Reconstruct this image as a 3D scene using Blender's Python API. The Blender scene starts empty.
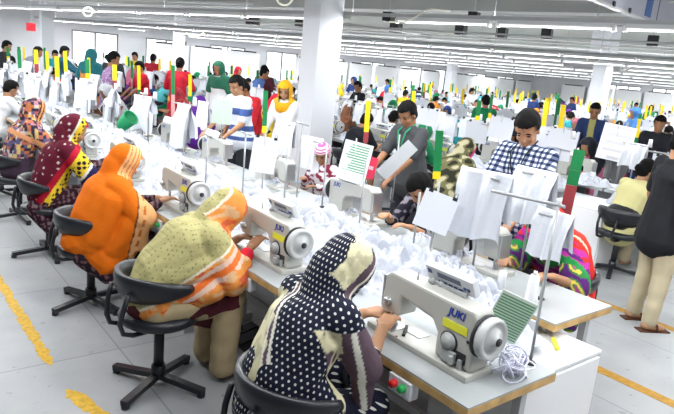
import bpy, bmesh, math, random
import numpy as np
from mathutils import Vector, Matrix
random.seed(7); rng = np.random.RandomState(5)
D = bpy.data; SC = bpy.context.scene; COL = SC.collection
PI = math.pi
def A(*v): return np.array(v, float)
# ------------------------------------------------------------ camera (real place: eye at 1.92 m in the aisle)
F, ROLL, HY = 600., .095, 69.
CH = 1.92
_ro = math.atan(ROLL); _th = math.atan((207-HY)*math.cos(_ro)/F)
_a = math.atan(492/math.cos(_ro)/(F/math.cos(_th)))
_vx, _vy = math.sin(_a), math.cos(_a)
FW = A(_vx*math.cos(_th), _vy*math.cos(_th), -math.sin(_th))
_r0 = A(_vy, -_vx, 0); _u0 = np.cross(_r0, FW)
RT = math.cos(_ro)*_r0 + math.sin(_ro)*_u0
UP = math.cos(_ro)*_u0 - math.sin(_ro)*_r0
EYE = A(0, 0, CH)
def ray(x, y): return FW + RT*(x-337)/F - UP*(y-207)/F
def at(x, y, z):            # a point of the photograph at a known height
    d = ray(x, y); return EYE + d*((z-CH)/d[2])
def atd(x, y, dist): return EYE + ray(x, y)*dist      # ... at a known depth
def proj(p):
    q = np.asarray(p, float)-EYE; z = q@FW
    return 337+F*(q@RT)/z, 207-F*(q@UP)/z, z
cam = D.objects.new('camera', D.cameras.new('camera')); COL.objects.link(cam)
cam.data.sensor_width = 36; cam.data.lens = F/674*36; cam.data.clip_end = 200
M = Matrix.Identity(4)
for i in range(3):
    M[i][0], M[i][1], M[i][2], M[i][3] = RT[i], UP[i], -FW[i], EYE[i]
cam.matrix_world = M; SC.camera = cam
# ------------------------------------------------------------ materials
_mats = {}
def mat(name, col, rough=.6, metal=0., var=0., vscale=8., emit=0., bump=0., bscale=60., spec=.3):
    if name in _mats: return _mats[name]
    m = D.materials.new(name); m.use_nodes = True; nt = m.node_tree; b = nt.nodes['Principled BSDF']
    b.inputs['Roughness'].default_value = rough; b.inputs['Metallic'].default_value = metal
    b.inputs['Specular IOR Level'].default_value = spec
    c = (*col, 1)
    b.inputs['Base Color'].default_value = c
    if var or bump:
        tc = nt.nodes.new('ShaderNodeTexCoord')
    if var:
        n = nt.nodes.new('ShaderNodeTexNoise'); n.inputs['Scale'].default_value = vscale; n.inputs['Detail'].default_value = 4
        r = nt.nodes.new('ShaderNodeValToRGB')
        r.color_ramp.elements[0].position = .3; r.color_ramp.elements[1].position = .7
        r.color_ramp.elements[0].color = (*[max(0, x*(1-var)) for x in col], 1)
        r.color_ramp.elements[1].color = (*[min(1, x*(1+var)) for x in col], 1)
        nt.links.new(tc.outputs['Object'], n.inputs['Vector']); nt.links.new(n.outputs['Fac'], r.inputs['Fac'])
        nt.links.new(r.outputs['Color'], b.inputs['Base Color'])
    if bump:
        n2 = nt.nodes.new('ShaderNodeTexNoise'); n2.inputs['Scale'].default_value = bscale; n2.inputs['Detail'].default_value = 3
        bp = nt.nodes.new('ShaderNodeBump'); bp.inputs['Strength'].default_value = bump; bp.inputs['Distance'].default_value = .02
        nt.links.new(tc.outputs['Object'], n2.inputs['Vector']); nt.links.new(n2.outputs['Fac'], bp.inputs['Height'])
        nt.links.new(bp.outputs['Normal'], b.inputs['Normal'])
    if emit:
        b.inputs['Emission Color'].default_value = c; b.inputs['Emission Strength'].default_value = emit
    _mats[name] = m; return m
def attr_mat(name='woven_cloth', rough=.8):      # colour woven/printed into the cloth, stored on the mesh
    if name in _mats: return _mats[name]
    m = D.materials.new(name); m.use_nodes = True; nt = m.node_tree; b = nt.nodes['Principled BSDF']
    a = nt.nodes.new('ShaderNodeAttribute'); a.attribute_name = 'Col'
    nt.links.new(a.outputs['Color'], b.inputs['Base Color'])
    b.inputs['Roughness'].default_value = rough; b.inputs['Specular IOR Level'].default_value = .15
    tc = nt.nodes.new('ShaderNodeTexCoord'); n = nt.nodes.new('ShaderNodeTexNoise'); n.inputs['Scale'].default_value = 45
    bp = nt.nodes.new('ShaderNodeBump'); bp.inputs['Strength'].default_value = .25; bp.inputs['Distance'].default_value = .01
    nt.links.new(tc.outputs['Object'], n.inputs['Vector']); nt.links.new(n.outputs['Fac'], bp.inputs['Height']); nt.links.new(bp.outputs['Normal'], b.inputs['Normal'])
    _mats[name] = m; return m
def dot_mat(name, dot=(.85,.85,.8), period=.026, rad=.30, rough=.8):
    """printed polka dots on UV (metres) where the mesh's Msk is 1, over the woven colour Col"""
    if name in _mats: return _mats[name]
    m = attr_mat(name, rough); nt = m.node_tree; b = nt.nodes['Principled BSDF']
    a = [n for n in nt.nodes if n.type == 'ATTRIBUTE'][0]
    k = nt.nodes.new('ShaderNodeAttribute'); k.attribute_name = 'Msk'
    uv = nt.nodes.new('ShaderNodeUVMap'); uv.uv_map = 'UVMap'
    sx = nt.nodes.new('ShaderNodeSeparateXYZ'); nt.links.new(uv.outputs['UV'], sx.inputs[0])
    def mth(op, x, y=None, z=None):
        q = nt.nodes.new('ShaderNodeMath'); q.operation = op
        for i, v in enumerate((x, y, z)):
            if v is None: continue
            if isinstance(v, (int, float)): q.inputs[i].default_value = v
            else: nt.links.new(v, q.inputs[i])
        return q.outputs[0]
    u = mth('DIVIDE', sx.outputs[0], period); v = mth('DIVIDE', sx.outputs[1], period*.75)
    row = mth('FLOOR', v); off = mth('MULTIPLY', row, .5)
    fu = mth('SUBTRACT', mth('FRACT', mth('ADD', mth('ADD', u, off), 1000.)), .5)
    fv = mth('MULTIPLY', mth('SUBTRACT', mth('FRACT', v), .5), .75)
    d = mth('SQRT', mth('ADD', mth('MULTIPLY', fu, fu), mth('MULTIPLY', fv, fv)))
    f = mth('MULTIPLY', mth('LESS_THAN', d, rad), k.outputs['Fac'])
    mx = nt.nodes.new('ShaderNodeMix'); mx.data_type = 'RGBA'
    nt.links.new(f, mx.inputs[0]); nt.links.new(a.outputs['Color'], mx.inputs[6]); mx.inputs[7].default_value = (*dot, 1)
    nt.links.new(mx.outputs[2], b.inputs['Base Color'])
    return m
def check_mat(name, period=.040):
    m = attr_mat(name); nt = m.node_tree; b = nt.nodes['Principled BSDF']
    uv = nt.nodes.new('ShaderNodeUVMap'); uv.uv_map = 'UVMap'; sx = nt.nodes.new('ShaderNodeSeparateXYZ'); nt.links.new(uv.outputs['UV'], sx.inputs[0])
    def mth(op, x, y=None):
        q = nt.nodes.new('ShaderNodeMath'); q.operation = op
        for i, v in enumerate((x, y)):
            if v is None: continue
            if isinstance(v, (int, float)): q.inputs[i].default_value = v
            else: nt.links.new(v, q.inputs[i])
        return q.outputs[0]
    s_ = [mth('LESS_THAN', mth('FRACT', mth('ADD', mth('DIVIDE', o, period), 500.)), .5) for o in sx.outputs[:2]]
    f = mth('MULTIPLY', mth('ADD', s_[0], s_[1]), .5); r = nt.nodes.new('ShaderNodeValToRGB'); r.color_ramp.interpolation = 'CONSTANT'
    e = r.color_ramp.elements; e[0].color = (.62,.65,.72,1); e[1].position = .75; e[1].color = (.010,.016,.05,1); k = e.new(.25); k.color = (.10,.13,.22,1)
    nt.links.new(f, r.inputs['Fac']); nt.links.new(r.outputs['Color'], b.inputs['Base Color']); return m
def objcol_mat(name, rough=.75, var=.25):        # one cloth, dyed per garment (object colour)
    if name in _mats: return _mats[name]
    m = D.materials.new(name); m.use_nodes = True; nt = m.node_tree; b = nt.nodes['Principled BSDF']
    oi = nt.nodes.new('ShaderNodeObjectInfo'); tc = nt.nodes.new('ShaderNodeTexCoord')
    n = nt.nodes.new('ShaderNodeTexNoise'); n.inputs['Scale'].default_value = 14
    hs = nt.nodes.new('ShaderNodeHueSaturation')
    mr = nt.nodes.new('ShaderNodeMapRange'); mr.inputs[3].default_value = 1-var; mr.inputs[4].default_value = 1+var
    nt.links.new(tc.outputs['Object'], n.inputs['Vector']); nt.links.new(n.outputs['Fac'], mr.inputs[0]); nt.links.new(mr.outputs[0], hs.inputs['Value'])
    nt.links.new(oi.outputs['Color'], hs.inputs['Color']); nt.links.new(hs.outputs['Color'], b.inputs['Base Color'])
    b.inputs['Roughness'].default_value = rough; b.inputs['Specular IOR Level'].default_value = .15
    _mats[name] = m; return m
# ------------------------------------------------------------ tagging
USED_LABELS = {}
def tag(o, label, cat, group=None, kind=None):
    o['label'] = label; o['category'] = cat
    if group: o['group'] = group
    if kind: o['kind'] = kind
    return o
def empty(name, loc=(0,0,0), rz=0.):
    o = D.objects.new(name, None); COL.objects.link(o); o.location = loc; o.rotation_euler = (0,0,rz); o.empty_display_size = .1
    return o
def link(name, me, parent=None, loc=None, rz=None, col=None):
    o = D.objects.new(name, me); COL.objects.link(o)
    if parent is not None: o.parent = parent
    if loc is not None: o.location = loc
    if rz is not None: o.rotation_euler = (0,0,rz)
    if col is not None: o.color = (*col, 1)
    return o
def copy_tree(o, parent=None):
    c = o.copy(); COL.objects.link(c); c.parent = parent
    for ch in o.children: copy_tree(ch, c)
    return c
ORD = 'first second third fourth fifth sixth seventh eighth ninth tenth eleventh twelfth thirteenth fourteenth fifteenth sixteenth seventeenth eighteenth nineteenth twentieth'.split()
ORD += [t+'-'+u for t in ('twenty','thirty','forty') for u in ORD[:9]]
def struct(o): o['kind'] = 'structure'; return o
# ------------------------------------------------------------ mesh builder
class MB:
    def __init__(s): s.v = []; s.f = []; s.mi = []; s.sm = []; s.cur = 0
    def add(s, vs, fs, smooth=False, xf=None):
        b = len(s.v)
        for p in vs:
            p = Vector(p)
            if xf is not None: p = xf @ p
            s.v.append(p)
        for f in fs: s.f.append([b+i for i in f]); s.mi.append(s.cur); s.sm.append(smooth)
        return s
    def m(s, i): s.cur = i; return s
    def box(s, c, d, rz=0., bev=0., xf=None, rx=0., ry=0.):
        R = Matrix.Translation(c) @ Matrix.Rotation(rz,4,'Z') @ Matrix.Rotation(ry,4,'Y') @ Matrix.Rotation(rx,4,'X')
        if xf is not None: R = xf @ R
        h = [x/2 for x in d]
        if bev <= 0:
            vs = [(sx*h[0], sy*h[1], sz*h[2]) for sx in (-1,1) for sy in (-1,1) for sz in (-1,1)]
            fs = [(0,1,3,2),(4,6,7,5),(0,4,5,1),(2,3,7,6),(0,2,6,4),(1,5,7,3)]
            return s.add(vs, fs, xf=R)
        bm = bmesh.new(); bmesh.ops.create_cube(bm, size=1)
        for v in bm.verts: v.co = Vector((v.co.x*d[0], v.co.y*d[1], v.co.z*d[2]))
        bmesh.ops.bevel(bm, geom=bm.edges[:], offset=min(bev, min(d)*.45), segments=2, affect='EDGES', profile=.7)
        bm.verts.index_update()
        s.add([v.co.copy() for v in bm.verts], [[v.index for v in f.verts] for f in bm.faces], xf=R); bm.free(); return s
    def bar(s, p0, p1, w, t, upv=(0,0,1)):
        p0 = Vector(p0); p1 = Vector(p1); d = p1-p0; L = d.length; d.normalize()
        u = Vector(upv); x = d.cross(u)
        if x.length < 1e-4: x = d.cross(Vector((1,0,0)))
        x.normalize(); z = x.cross(d)
        R = Matrix((( x.x,d.x,z.x,0),(x.y,d.y,z.y,0),(x.z,d.z,z.z,0),(0,0,0,1))); R.translation = (p0+p1)/2
        return s.box((0,0,0), (w, L, t), xf=R)
    def tube(s, pts, r, n=8, caps=True, closed=False):
        pts = [Vector(p) for p in pts]; N = len(pts)
        rs = r if isinstance(r, (list, tuple)) else [r]*N
        vs = []; fs = []; prev = None
        for i in range(N):
            a = pts[i-1] if (i > 0 or closed) else pts[i]; b = pts[(i+1) % N] if (i < N-1 or closed) else pts[i]
            t = (b-a).normalized()
            if prev is None:
                x = t.cross(Vector((0,0,1)));
                if x.length < 1e-3: x = t.cross(Vector((1,0,0)))
            else: x = prev - t*prev.dot(t)
            x.normalize(); prev = x; y = t.cross(x)
            for k in range(n):
                an = 2*PI*k/n; vs.append(pts[i] + (x*math.cos(an)+y*math.sin(an))*rs[i])
        for i in range(N if closed else N-1):
            j = (i+1) % N
            for k in range(n): fs.append((i*n+k, i*n+(k+1)%n, j*n+(k+1)%n, j*n+k))
        s.add(vs, fs, smooth=True)
        if caps and not closed:
            b = len(s.v)-len(vs)
            s.f.append([b+k for k in range(n)][::-1]); s.mi.append(s.cur); s.sm.append(False)
            s.f.append([b+(N-1)*n+k for k in range(n)]); s.mi.append(s.cur); s.sm.append(False)
        return s
    def cyl(s, p0, p1, r0, r1=None, n=16):
        return s.tube([p0, p1], [r0, r0 if r1 is None else r1], n)
    def lathe(s, prof, c=(0,0,0), axis='Z', n=20, xf=None):
        vs = []; fs = []; K = len(prof)
        for r, z in prof:
            for k in range(n):
                an = 2*PI*k/n; p = (r*math.cos(an), r*math.sin(an), z)
                if axis == 'Y': p = (p[0], p[2], p[1])
                if axis == 'X': p = (p[2], p[0], p[1])
                vs.append((p[0]+c[0], p[1]+c[1], p[2]+c[2]))
        for i in range(K-1):
            for k in range(n): fs.append((i*n+k, i*n+(k+1)%n, (i+1)*n+(k+1)%n, (i+1)*n+k))
        s.add(vs, fs, smooth=True, xf=xf)
        b = len(s.v)-len(vs)
        for i in (0, K-1):
            if prof[i][0] > 1e-5: s.f.append([b+i*n+k for k in range(n)]); s.mi.append(s.cur); s.sm.append(False)
        return s
    def prism(s, poly, axis, a, b, bev=0.):
        """outline poly in the two other axes, extruded along axis from a to b"""
        bm = bmesh.new()
        def P(p, t): return {'X': (t, p[0], p[1]), 'Y': (p[0], t, p[1]), 'Z': (p[0], p[1], t)}[axis]
        v0 = [bm.verts.new(P(p, a)) for p in poly]; v1 = [bm.verts.new(P(p, b)) for p in poly]
        n = len(poly)
        bm.faces.new(v0); bm.faces.new(v1[::-1])
        for i in range(n): bm.faces.new((v0[i], v1[i], v1[(i+1)%n], v0[(i+1)%n]))
        bmesh.ops.recalc_face_normals(bm, faces=bm.faces[:])
        if bev: bmesh.ops.bevel(bm, geom=bm.edges[:], offset=bev, segments=2, affect='EDGES', profile=.6)
        bm.verts.index_update()
        s.add([v.co.copy() for v in bm.verts], [[v.index for v in f.verts] for f in bm.faces]); bm.free(); return s
    def sheet(s, fn, nu, nv, smooth=True):
        vs = [fn(i/nu, j/nv) for j in range(nv+1) for i in range(nu+1)]
        fs = [(j*(nu+1)+i, j*(nu+1)+i+1, (j+1)*(nu+1)+i+1, (j+1)*(nu+1)+i) for j in range(nv) for i in range(nu)]
        return s.add(vs, fs, smooth)
    def mesh(s, name, mats):
        me = D.meshes.new(name); me.from_pydata([tuple(v) for v in s.v], [], s.f)
        if not isinstance(mats, (list, tuple)): mats = [mats]
        for m_ in mats: me.materials.append(m_)
        me.polygons.foreach_set('material_index', s.mi); me.polygons.foreach_set('use_smooth', s.sm)
        bm = bmesh.new(); bm.from_mesh(me); bmesh.ops.recalc_face_normals(bm, faces=bm.faces[:]); bm.to_mesh(me); bm.free()
        me.update(); return me
    def build(s, name, mats, parent=None, **k): return link(name, s.mesh(name, mats), parent, **k)
# ------------------------------------------------------------ smooth bodies and cloth: overlapping volumes fused into one surface
def wav(p, k, seed, n=5):
    r = np.random.RandomState(seed); o = np.zeros(len(p))
    for i in range(n):
        d = r.normal(size=3); d /= np.linalg.norm(d); o += np.sin(p@d*k*(.6+.8*r.rand())+r.rand()*6.28)
    return o/n
class Blob:
    def __init__(s): s.b = MB()
    def ell(s, c, rx, ry, rz, R=None):
        bm = bmesh.new(); bmesh.ops.create_uvsphere(bm, u_segments=20, v_segments=14, radius=1)
        X = Matrix.Translation(Vector(c))
        if R is not None: X = X @ R
        X = X @ Matrix.Diagonal((rx, ry, rz, 1))
        bm.verts.index_update()
        s.b.add([v.co.copy() for v in bm.verts], [[v.index for v in f.verts] for f in bm.faces], xf=X); bm.free(); return s
    def cap(s, p0, p1, r0, r1=None, n=14, fl=None):
        """tapered limb from p0 to p1 with round ends; fl = (direction, factor) flattens the section"""
        r1 = r0 if r1 is None else r1
        p0 = Vector(p0); p1 = Vector(p1); d = p1-p0
        if d.length < 1e-6: d = Vector((0,0,1e-5))
        t = d.normalized(); x = t.cross(Vector((0,0,1)))
        if x.length < 1e-3: x = t.cross(Vector((1,0,0)))
        x.normalize(); y = t.cross(x); vs = []; fs = []; rings = []
        for k in range(5): an = -PI/2 + PI/2*k/5+.08*(k==0); rings.append((p0 + t*math.sin(an)*r0, max(.002*r0, r0*math.cos(an))))
        rings.append((p0, r0)); rings.append((p1, r1))
        for k in range(1, 6): an = PI/2*k/5-.08*(k==5); rings.append((p1 + t*math.sin(an)*r1, max(.002*r1, r1*math.cos(an))))
        for c, r in rings:
            for k in range(n):
                q = (x*math.cos(2*PI*k/n)+y*math.sin(2*PI*k/n))*r
                if fl: f = Vector(fl[0]).normalized(); q = q + f*(q.dot(f))*(fl[1]-1)
                vs.append(c+q)
        K = len(rings)
        for i in range(K-1):
            for k in range(n): fs.append((i*n+k, i*n+(k+1)%n, (i+1)*n+(k+1)%n, (i+1)*n+k))
        fs.append([k for k in range(n)][::-1]); fs.append([(K-1)*n+k for k in range(n)])
        s.b.add(vs, fs); return s
    def chain(s, pts, rs, **k):
        for i in range(len(pts)-1): s.cap(pts[i], pts[i+1], rs[i], rs[i+1], **k)
        return s
    def mesh(s, name, mats, vox=.012, smooth=6, disp=None, cut=None, paint=None, uv=None, msk=None):
        me0 = s.b.mesh('tmp', []); o = D.objects.new('tmp', me0); COL.objects.link(o)
        r = o.modifiers.new('r', 'REMESH'); r.mode = 'VOXEL'; r.voxel_size = vox; r.use_smooth_shade = True
        if smooth:
            q = o.modifiers.new('s', 'SMOOTH'); q.iterations = smooth; q.factor = .5
        dg = bpy.context.evaluated_depsgraph_get()
        me = D.meshes.new_from_object(o.evaluated_get(dg)); me.name = name
        D.objects.remove(o); D.meshes.remove(me0)
        me.materials.clear()
        if not isinstance(mats, (list, tuple)): mats = [mats]
        for m_ in mats: me.materials.append(m_)
        n = len(me.vertices); co = np.empty(n*3); me.vertices.foreach_get('co', co); co = co.reshape(-1, 3)
        if disp is not None:
            no = np.empty(n*3); me.vertices.foreach_get('normal', no); no = no.reshape(-1, 3)
            rest = co.copy(); co = co + no*disp(co)[:, None]; me.vertices.foreach_set('co', co.ravel())
        else: rest = co
        if paint is not None:
            at_ = me.color_attributes.new('Col', 'FLOAT_COLOR', 'POINT'); c4 = np.ones((n, 4)); c4[:, :3] = paint(rest); at_.data.foreach_set('color', c4.ravel())
        if msk is not None:
            mk = me.attributes.new('Msk', 'FLOAT', 'POINT'); mk.data.foreach_set('value', msk(rest).astype(float))
        if uv is not None:
            u = uv(rest); ul = me.uv_layers.new(name='UVMap'); li = np.empty(len(me.loops), int); me.loops.foreach_get('vertex_index', li)
            ul.data.foreach_set('uv', u[li].ravel())
        if cut is not None:
            bm = bmesh.new(); bm.from_mesh(me); bm.verts.ensure_lookup_table()
            kill = cut(rest); bmesh.ops.delete(bm, geom=[bm.verts[i] for i in np.nonzero(kill)[0]], context='VERTS'); bm.to_mesh(me); bm.free()
        me.polygons.foreach_set('use_smooth', [True]*len(me.polygons)); me.update(); return me
# ------------------------------------------------------------ people
def V(*a): return Vector(a)
def ik(sh, wr, l1, l2, pole):
    sh = Vector(sh); wr = Vector(wr); d = wr-sh; L = min(d.length, (l1+l2)*.985); t = d.normalized()
    wr = sh+t*L; a = (l1*l1-l2*l2+L*L)/(2*L); h = math.sqrt(max(0, l1*l1-a*a))
    p = Vector(pole); p = (p-t*p.dot(t)).normalized(); return sh+t*a+p*h, wr
def frame(pitch, yaw=0., roll=0.):
    """columns forward, left, up; pitch > 0 looks down, yaw > 0 turns left"""
    return Matrix.Rotation(yaw,3,'Z') @ Matrix.Rotation(pitch,3,'Y') @ Matrix.Rotation(roll,3,'X')
def skel(sit=True, lean=.35, hp=.6, hy=0., hands=None, seat=.47, fem=True, hgt=1., legs=None, pole=((-.2,.5,-1),(-.2,-.5,-1)), side=0.):
    J = {}
    P = V(0,0,seat+.09) if sit else V(0,0,.92)
    def up(a, l): return V(math.sin(a)*l, side*l, math.cos(a)*l)
    J['pel'] = P
    J['waist'] = P+up(lean*.55,.17); J['chest'] = J['waist']+up(lean,.19); J['neck'] = J['chest']+up(lean*1.2,.15)
    na = lean*1.1+hp*.25
    J['R'] = frame(hp, hy)
    J['skull'] = J['neck']+up(na,.105)
    J['head'] = J['skull'] + J['R']@V(.022,0,.055)
    w = .15 if fem else .168
    sc = J['neck']-up(lean*1.2,.035)
    J['shL'] = sc+V(0,w,-.015); J['shR'] = sc+V(0,-w,-.015)
    l1, l2 = (.27,.235) if fem else (.29,.25)
    J['l'] = (l1, l2)
    if hands is None: hands = ((.05,.25,.85),(.05,-.25,.85)) if not sit else ((.56,.10,.80),(.56,-.10,.80))
    for s, hd, pl in (('L',hands[0],pole[0]),('R',hands[1],pole[1])):
        J['el'+s], J['wr'+s] = ik(J['sh'+s], hd, l1, l2, pl)
    for s, y in (('L',.085),('R',-.085)):
        J['hip'+s] = P+V(0,y,-.02)
        if legs: J['kn'+s], J['an'+s] = V(*legs[s][0]), V(*legs[s][1])
        elif sit: J['kn'+s] = V(.42,y*1.5,seat+.06); J['an'+s] = V(.40,y*1.4,.09)
        else: J['kn'+s] = V(.03,y*1.1,.49); J['an'+s] = V(-.02,y*1.15,.085)
    J['fem'] = fem; J['sit'] = sit
    return J
def fingers(b, J, s, curl=.6, r=.0085, full=True):
    wr, el = J['wr'+s], J['el'+s]; t = (wr-el).normalized(); sgn = 1 if s == 'L' else -1
    t = (t+V(.25,0,-.12)).normalized()
    side = V(0,0,1).cross(t).normalized(); nrm = t.cross(side).normalized()   # side = left, nrm = back of hand
    p0 = wr+t*.015; p1 = wr+t*.078
    for q in (-.026,-.009,.009,.026): b.cap(p0+side*q*.75, p1+side*q, .0145, .0125)
    if not full: return
    for q, L in ((-.029,.062),(-.010,.074),(.010,.080),(.029,.070)):
        q *= sgn; a = p1+side*q; d1 = (t*math.cos(curl*.5)-nrm*math.sin(curl*.5)+side*q*2.2).normalized(); d2 = (t*math.cos(curl*1.6)-nrm*math.sin(curl*1.6)).normalized()
        m = a+d1*L*.55; b.cap(a, m, r*1.05, r); b.cap(m, m+d2*L*.5, r, r*.8)
    b0 = wr+t*.03-side*sgn*.024; d = (t*.75-side*sgn*.55-nrm*.35).normalized(); m = b0+d*.042
    b.cap(b0, m, .0125, .0098); b.cap(m, m+(t*.9-nrm*.45).normalized()*.03, .0095, .0078)
def body_mesh(J, name, skin, vox=.008, face=True, hands=True, curl=.6):
    b = Blob(); f = J['fem']; R4 = J['R'].to_4x4(); H = J['skull']; R = J['R']
    def h(x, y, z): return H+R@V(x,y,z)
    b.ell(h(.005,0,.068), .098,.076,.092,R4); b.ell(h(.045,0,.005), .058,.058,.075,R4); b.ell(h(.07,0,-.045), .028,.03,.026,R4)
    if face:
        b.cap(h(.098,0,.035), h(.112,0,.002), .009,.013); b.ell(h(.1,0,-.028), .012,.022,.006,R4); b.ell(h(.099,0,-.037), .012,.019,.006,R4)
        for y in (-1,1):
            b.ell(h(.005,y*.078,.02), .018,.008,.03,R4); b.cap(h(.092,y*.012,.05), h(.082,y*.05,.05), .009,.007)
            b.ell(h(.07,y*.04,.0), .024,.018,.02,R4)
    b.cap(J['neck']-V(0,0,.02), H+R@V(-.015,0,.0), .052 if f else .06, .05 if f else .058)
    b.cap(J['pel'], J['waist'], .125,.112, fl=((0,1,0),1.25)); b.cap(J['waist'], J['chest'], .108,.118, fl=((0,1,0),1.25)); b.cap(J['chest'], J['neck']-V(0,0,.05), .118,.075, fl=((0,1,0),1.45))
    for s in 'LR':
        b.cap(J['sh'+s], J['el'+s], .048,.038); b.cap(J['el'+s], J['wr'+s], .038,.025)
        b.cap(J['hip'+s], J['kn'+s], .088,.058); b.cap(J['kn'+s], J['an'+s], .055,.036)
        a = J['an'+s]; b.cap(a+V(-.03,0,-.04), a+V(.12,0,-.058), .034,.026, fl=((0,1,0),1.25))
        if hands: fingers(b, J, s, curl, full=vox<.011)
        else: b.cap(J['wr'+s], J['wr'+s]+(J['wr'+s]-J['el'+s]).normalized()*.1, .026,.03, fl=((0,0,1),.6))
    return b.mesh(name, skin, vox=vox, smooth=3 if vox < .011 else 2)
def local_head(J, p):
    """points in the head's own frame: forward, left, up"""
    R = np.array(J['R']); return (p-np.array(J['skull']))@R
def hair_mesh(J, name, m, vox=.008, long=False, thick=.012):
    b = Blob(); R = J['R']; R4 = R.to_4x4(); H = J['skull']
    b.ell(H+R@V(.002,0,.075), .102+thick,.080+thick*.8,.095+thick,R4)
    b.ell(H+R@V(-.03,0,.02), .075,.076,.08,R4)
    if long: b.ell(H+R@V(-.10,0,.03), .05,.05,.05,R4)
    def cut(p):
        q = local_head(J, p); f, l, u = q[:,0], q[:,1], q[:,2]
        return ((f > .055) & (u < .105-.0*f)) | ((f > .02) & (u < .045)) | ((f > -.012) & (u < .02)) 
    return b.mesh(name, m, vox=vox, smooth=3, cut=cut, disp=lambda p: .004*wav(p, 110, 3))
def shirt_mesh(J, name, m, sleeve='half', vox=.01, off=.016, hem=.10, **k):
    b = Blob()
    b.cap(J['pel']-V(0,0,hem), J['waist'], .125+off+(.01 if J['sit'] else .036),.112+off+.005, fl=((0,1,0),1.28)); b.cap(J['waist'], J['chest'], .112+off,.122+off, fl=((0,1,0),1.28))
    b.cap(J['chest'], J['neck']-V(0,0,.055), .12+off,.07+off, fl=((0,1,0),1.5))
    for s in 'LR':
        e = J['el'+s]; sh = J['sh'+s]
        b.cap(J['chest']*.35+J['neck']*.65+(sh-J['neck'])*.5, sh, .07+off,.052+off)
        if sleeve == 'half': b.cap(sh, sh.lerp(e,.8), .054+off,.046+off)
        elif sleeve == 'full': b.cap(sh, e, .054+off,.042+off); b.cap(e, e.lerp(J['wr'+s],.93), .042+off,.028+off)
        else: b.cap(sh, e, .054+off,.042+off); b.cap(e, e.lerp(J['wr'+s],.35), .042+off,.038+off)
    if J['sit'] and hem > .05:
        for s in 'LR': b.cap(J['hip'+s], J['hip'+s].lerp(J['kn'+s],.75), .105+off,.085+off)
    dsp = k.pop('disp', None) or (lambda p: .005*wav(p, 38, 11))
    return b.mesh(name, m, vox=vox, smooth=6, disp=dsp, **k)
def trousers_mesh(J, name, m, vox=.011, off=.02, **k):
    b = Blob(); b.cap(J['pel']-V(0,0,.02), J['pel']+V(0,0,.06), .125+off*.6,.118+off*.5, fl=((0,1,0),1.3))
    for s in 'LR':
        b.cap(J['hip'+s], J['kn'+s], .093+off,.064+off); b.cap(J['kn'+s], J['an'+s]+V(0,0,.0), .062+off,.047+off)
    return b.mesh(name, m, vox=vox, smooth=6, disp=lambda p: .006*wav(p*A(1,1,1.6), 34, 17), **k)
def scarf_blob(J, long=True, arms=.8, bulk=.0, hood=1., only_hood=False):
    """head scarf and shawl as one drape: hood, neck, shoulders, upper arms, back"""
    b = Blob(); R = J['R']; R4 = R.to_4x4(); H = J['skull']
    b.ell(H+R@V(-.004,0,.062), .128*hood,.108*hood,.124*hood,R4); b.ell(H+R@V(.015,0,-.01), .108,.096,.108,R4)
    b.cap(H+R@V(-.04,0,-.01), J['neck']-V(0,0,.03), .098,.115)
    if only_hood:
        b.cap(J['neck'], J['chest']+V(.03,0,.08), .115,.14)
        for s in 'LR': b.cap(J['neck']-V(0,0,.03), J['neck'].lerp(J['sh'+s],.75), .10,.075)
        return b
    b.cap(J['neck']-V(0,0,.07), J['chest'], .125+bulk,.145+bulk, fl=((0,1,0),1.38))
    for s in 'LR':
        b.cap(J['neck']-V(0,0,.03), J['sh'+s], .09+bulk*.6,.082+bulk*.5)
        b.cap(J['sh'+s], J['sh'+s].lerp(J['el'+s], arms), .08+bulk*.6,.075+bulk)
    if long:
        b.cap(J['chest'], J['waist'], .145+bulk,.14+bulk, fl=((0,1,0),1.35)); b.cap(J['waist'], J['pel'], .14+bulk,.15+bulk, fl=((0,1,0),1.3))
    return b
def face_cut(J, f0=.085, hw=.072, top=.112, bot=-.075):
    def cut(p):
        q = local_head(J, p); f, l, u = q[:,0], q[:,1], q[:,2]
        return (f > f0-.9*np.maximum(0, np.abs(l)-.03)) & (np.abs(l) < hw) & (u < top) & (u > bot)
    return cut
def cyl_uv(J):
    """cloth coordinates in metres, wrapped round the leaning trunk and the hood"""
    c0, c1 = np.array(J['pel']), np.array(J['skull'])
    ax = (c1-c0); L = np.linalg.norm(ax); ax /= L
    e1 = np.cross(ax, A(0,1,0)); e1 /= np.linalg.norm(e1); e2 = np.cross(ax, e1)
    def f(p):
        q = p-c0; v = q@ax; x = q@e1; y = q@e2
        return np.stack([np.arctan2(y, -x)*.22, v], 1)
    return f
SKIN = [mat('skin_brown', (.30,.145,.075), .55), mat('skin_tan', (.40,.21,.115), .55), mat('skin_dark', (.20,.09,.05), .55)]
HAIR = mat('black_hair', (.004,.0035,.0035), .75, spec=.12)
CLOTH = attr_mat()
def sstep(x, a, b): return np.clip((x-a)/(b-a), 0, 1)
def mixc(c, d, f): f = f[:, None]; return c*(1-f)+np.asarray(d)[None]*f
def base(p, c): return np.tile(np.array(c, float), (len(p), 1))
def put_person(mesh, label, loc, rz, group=None, sc=1.):
    o = link('person', mesh, loc=loc, rz=rz); o.scale = (sc,)*3
    tag(o, label, 'person', group); return o
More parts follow.
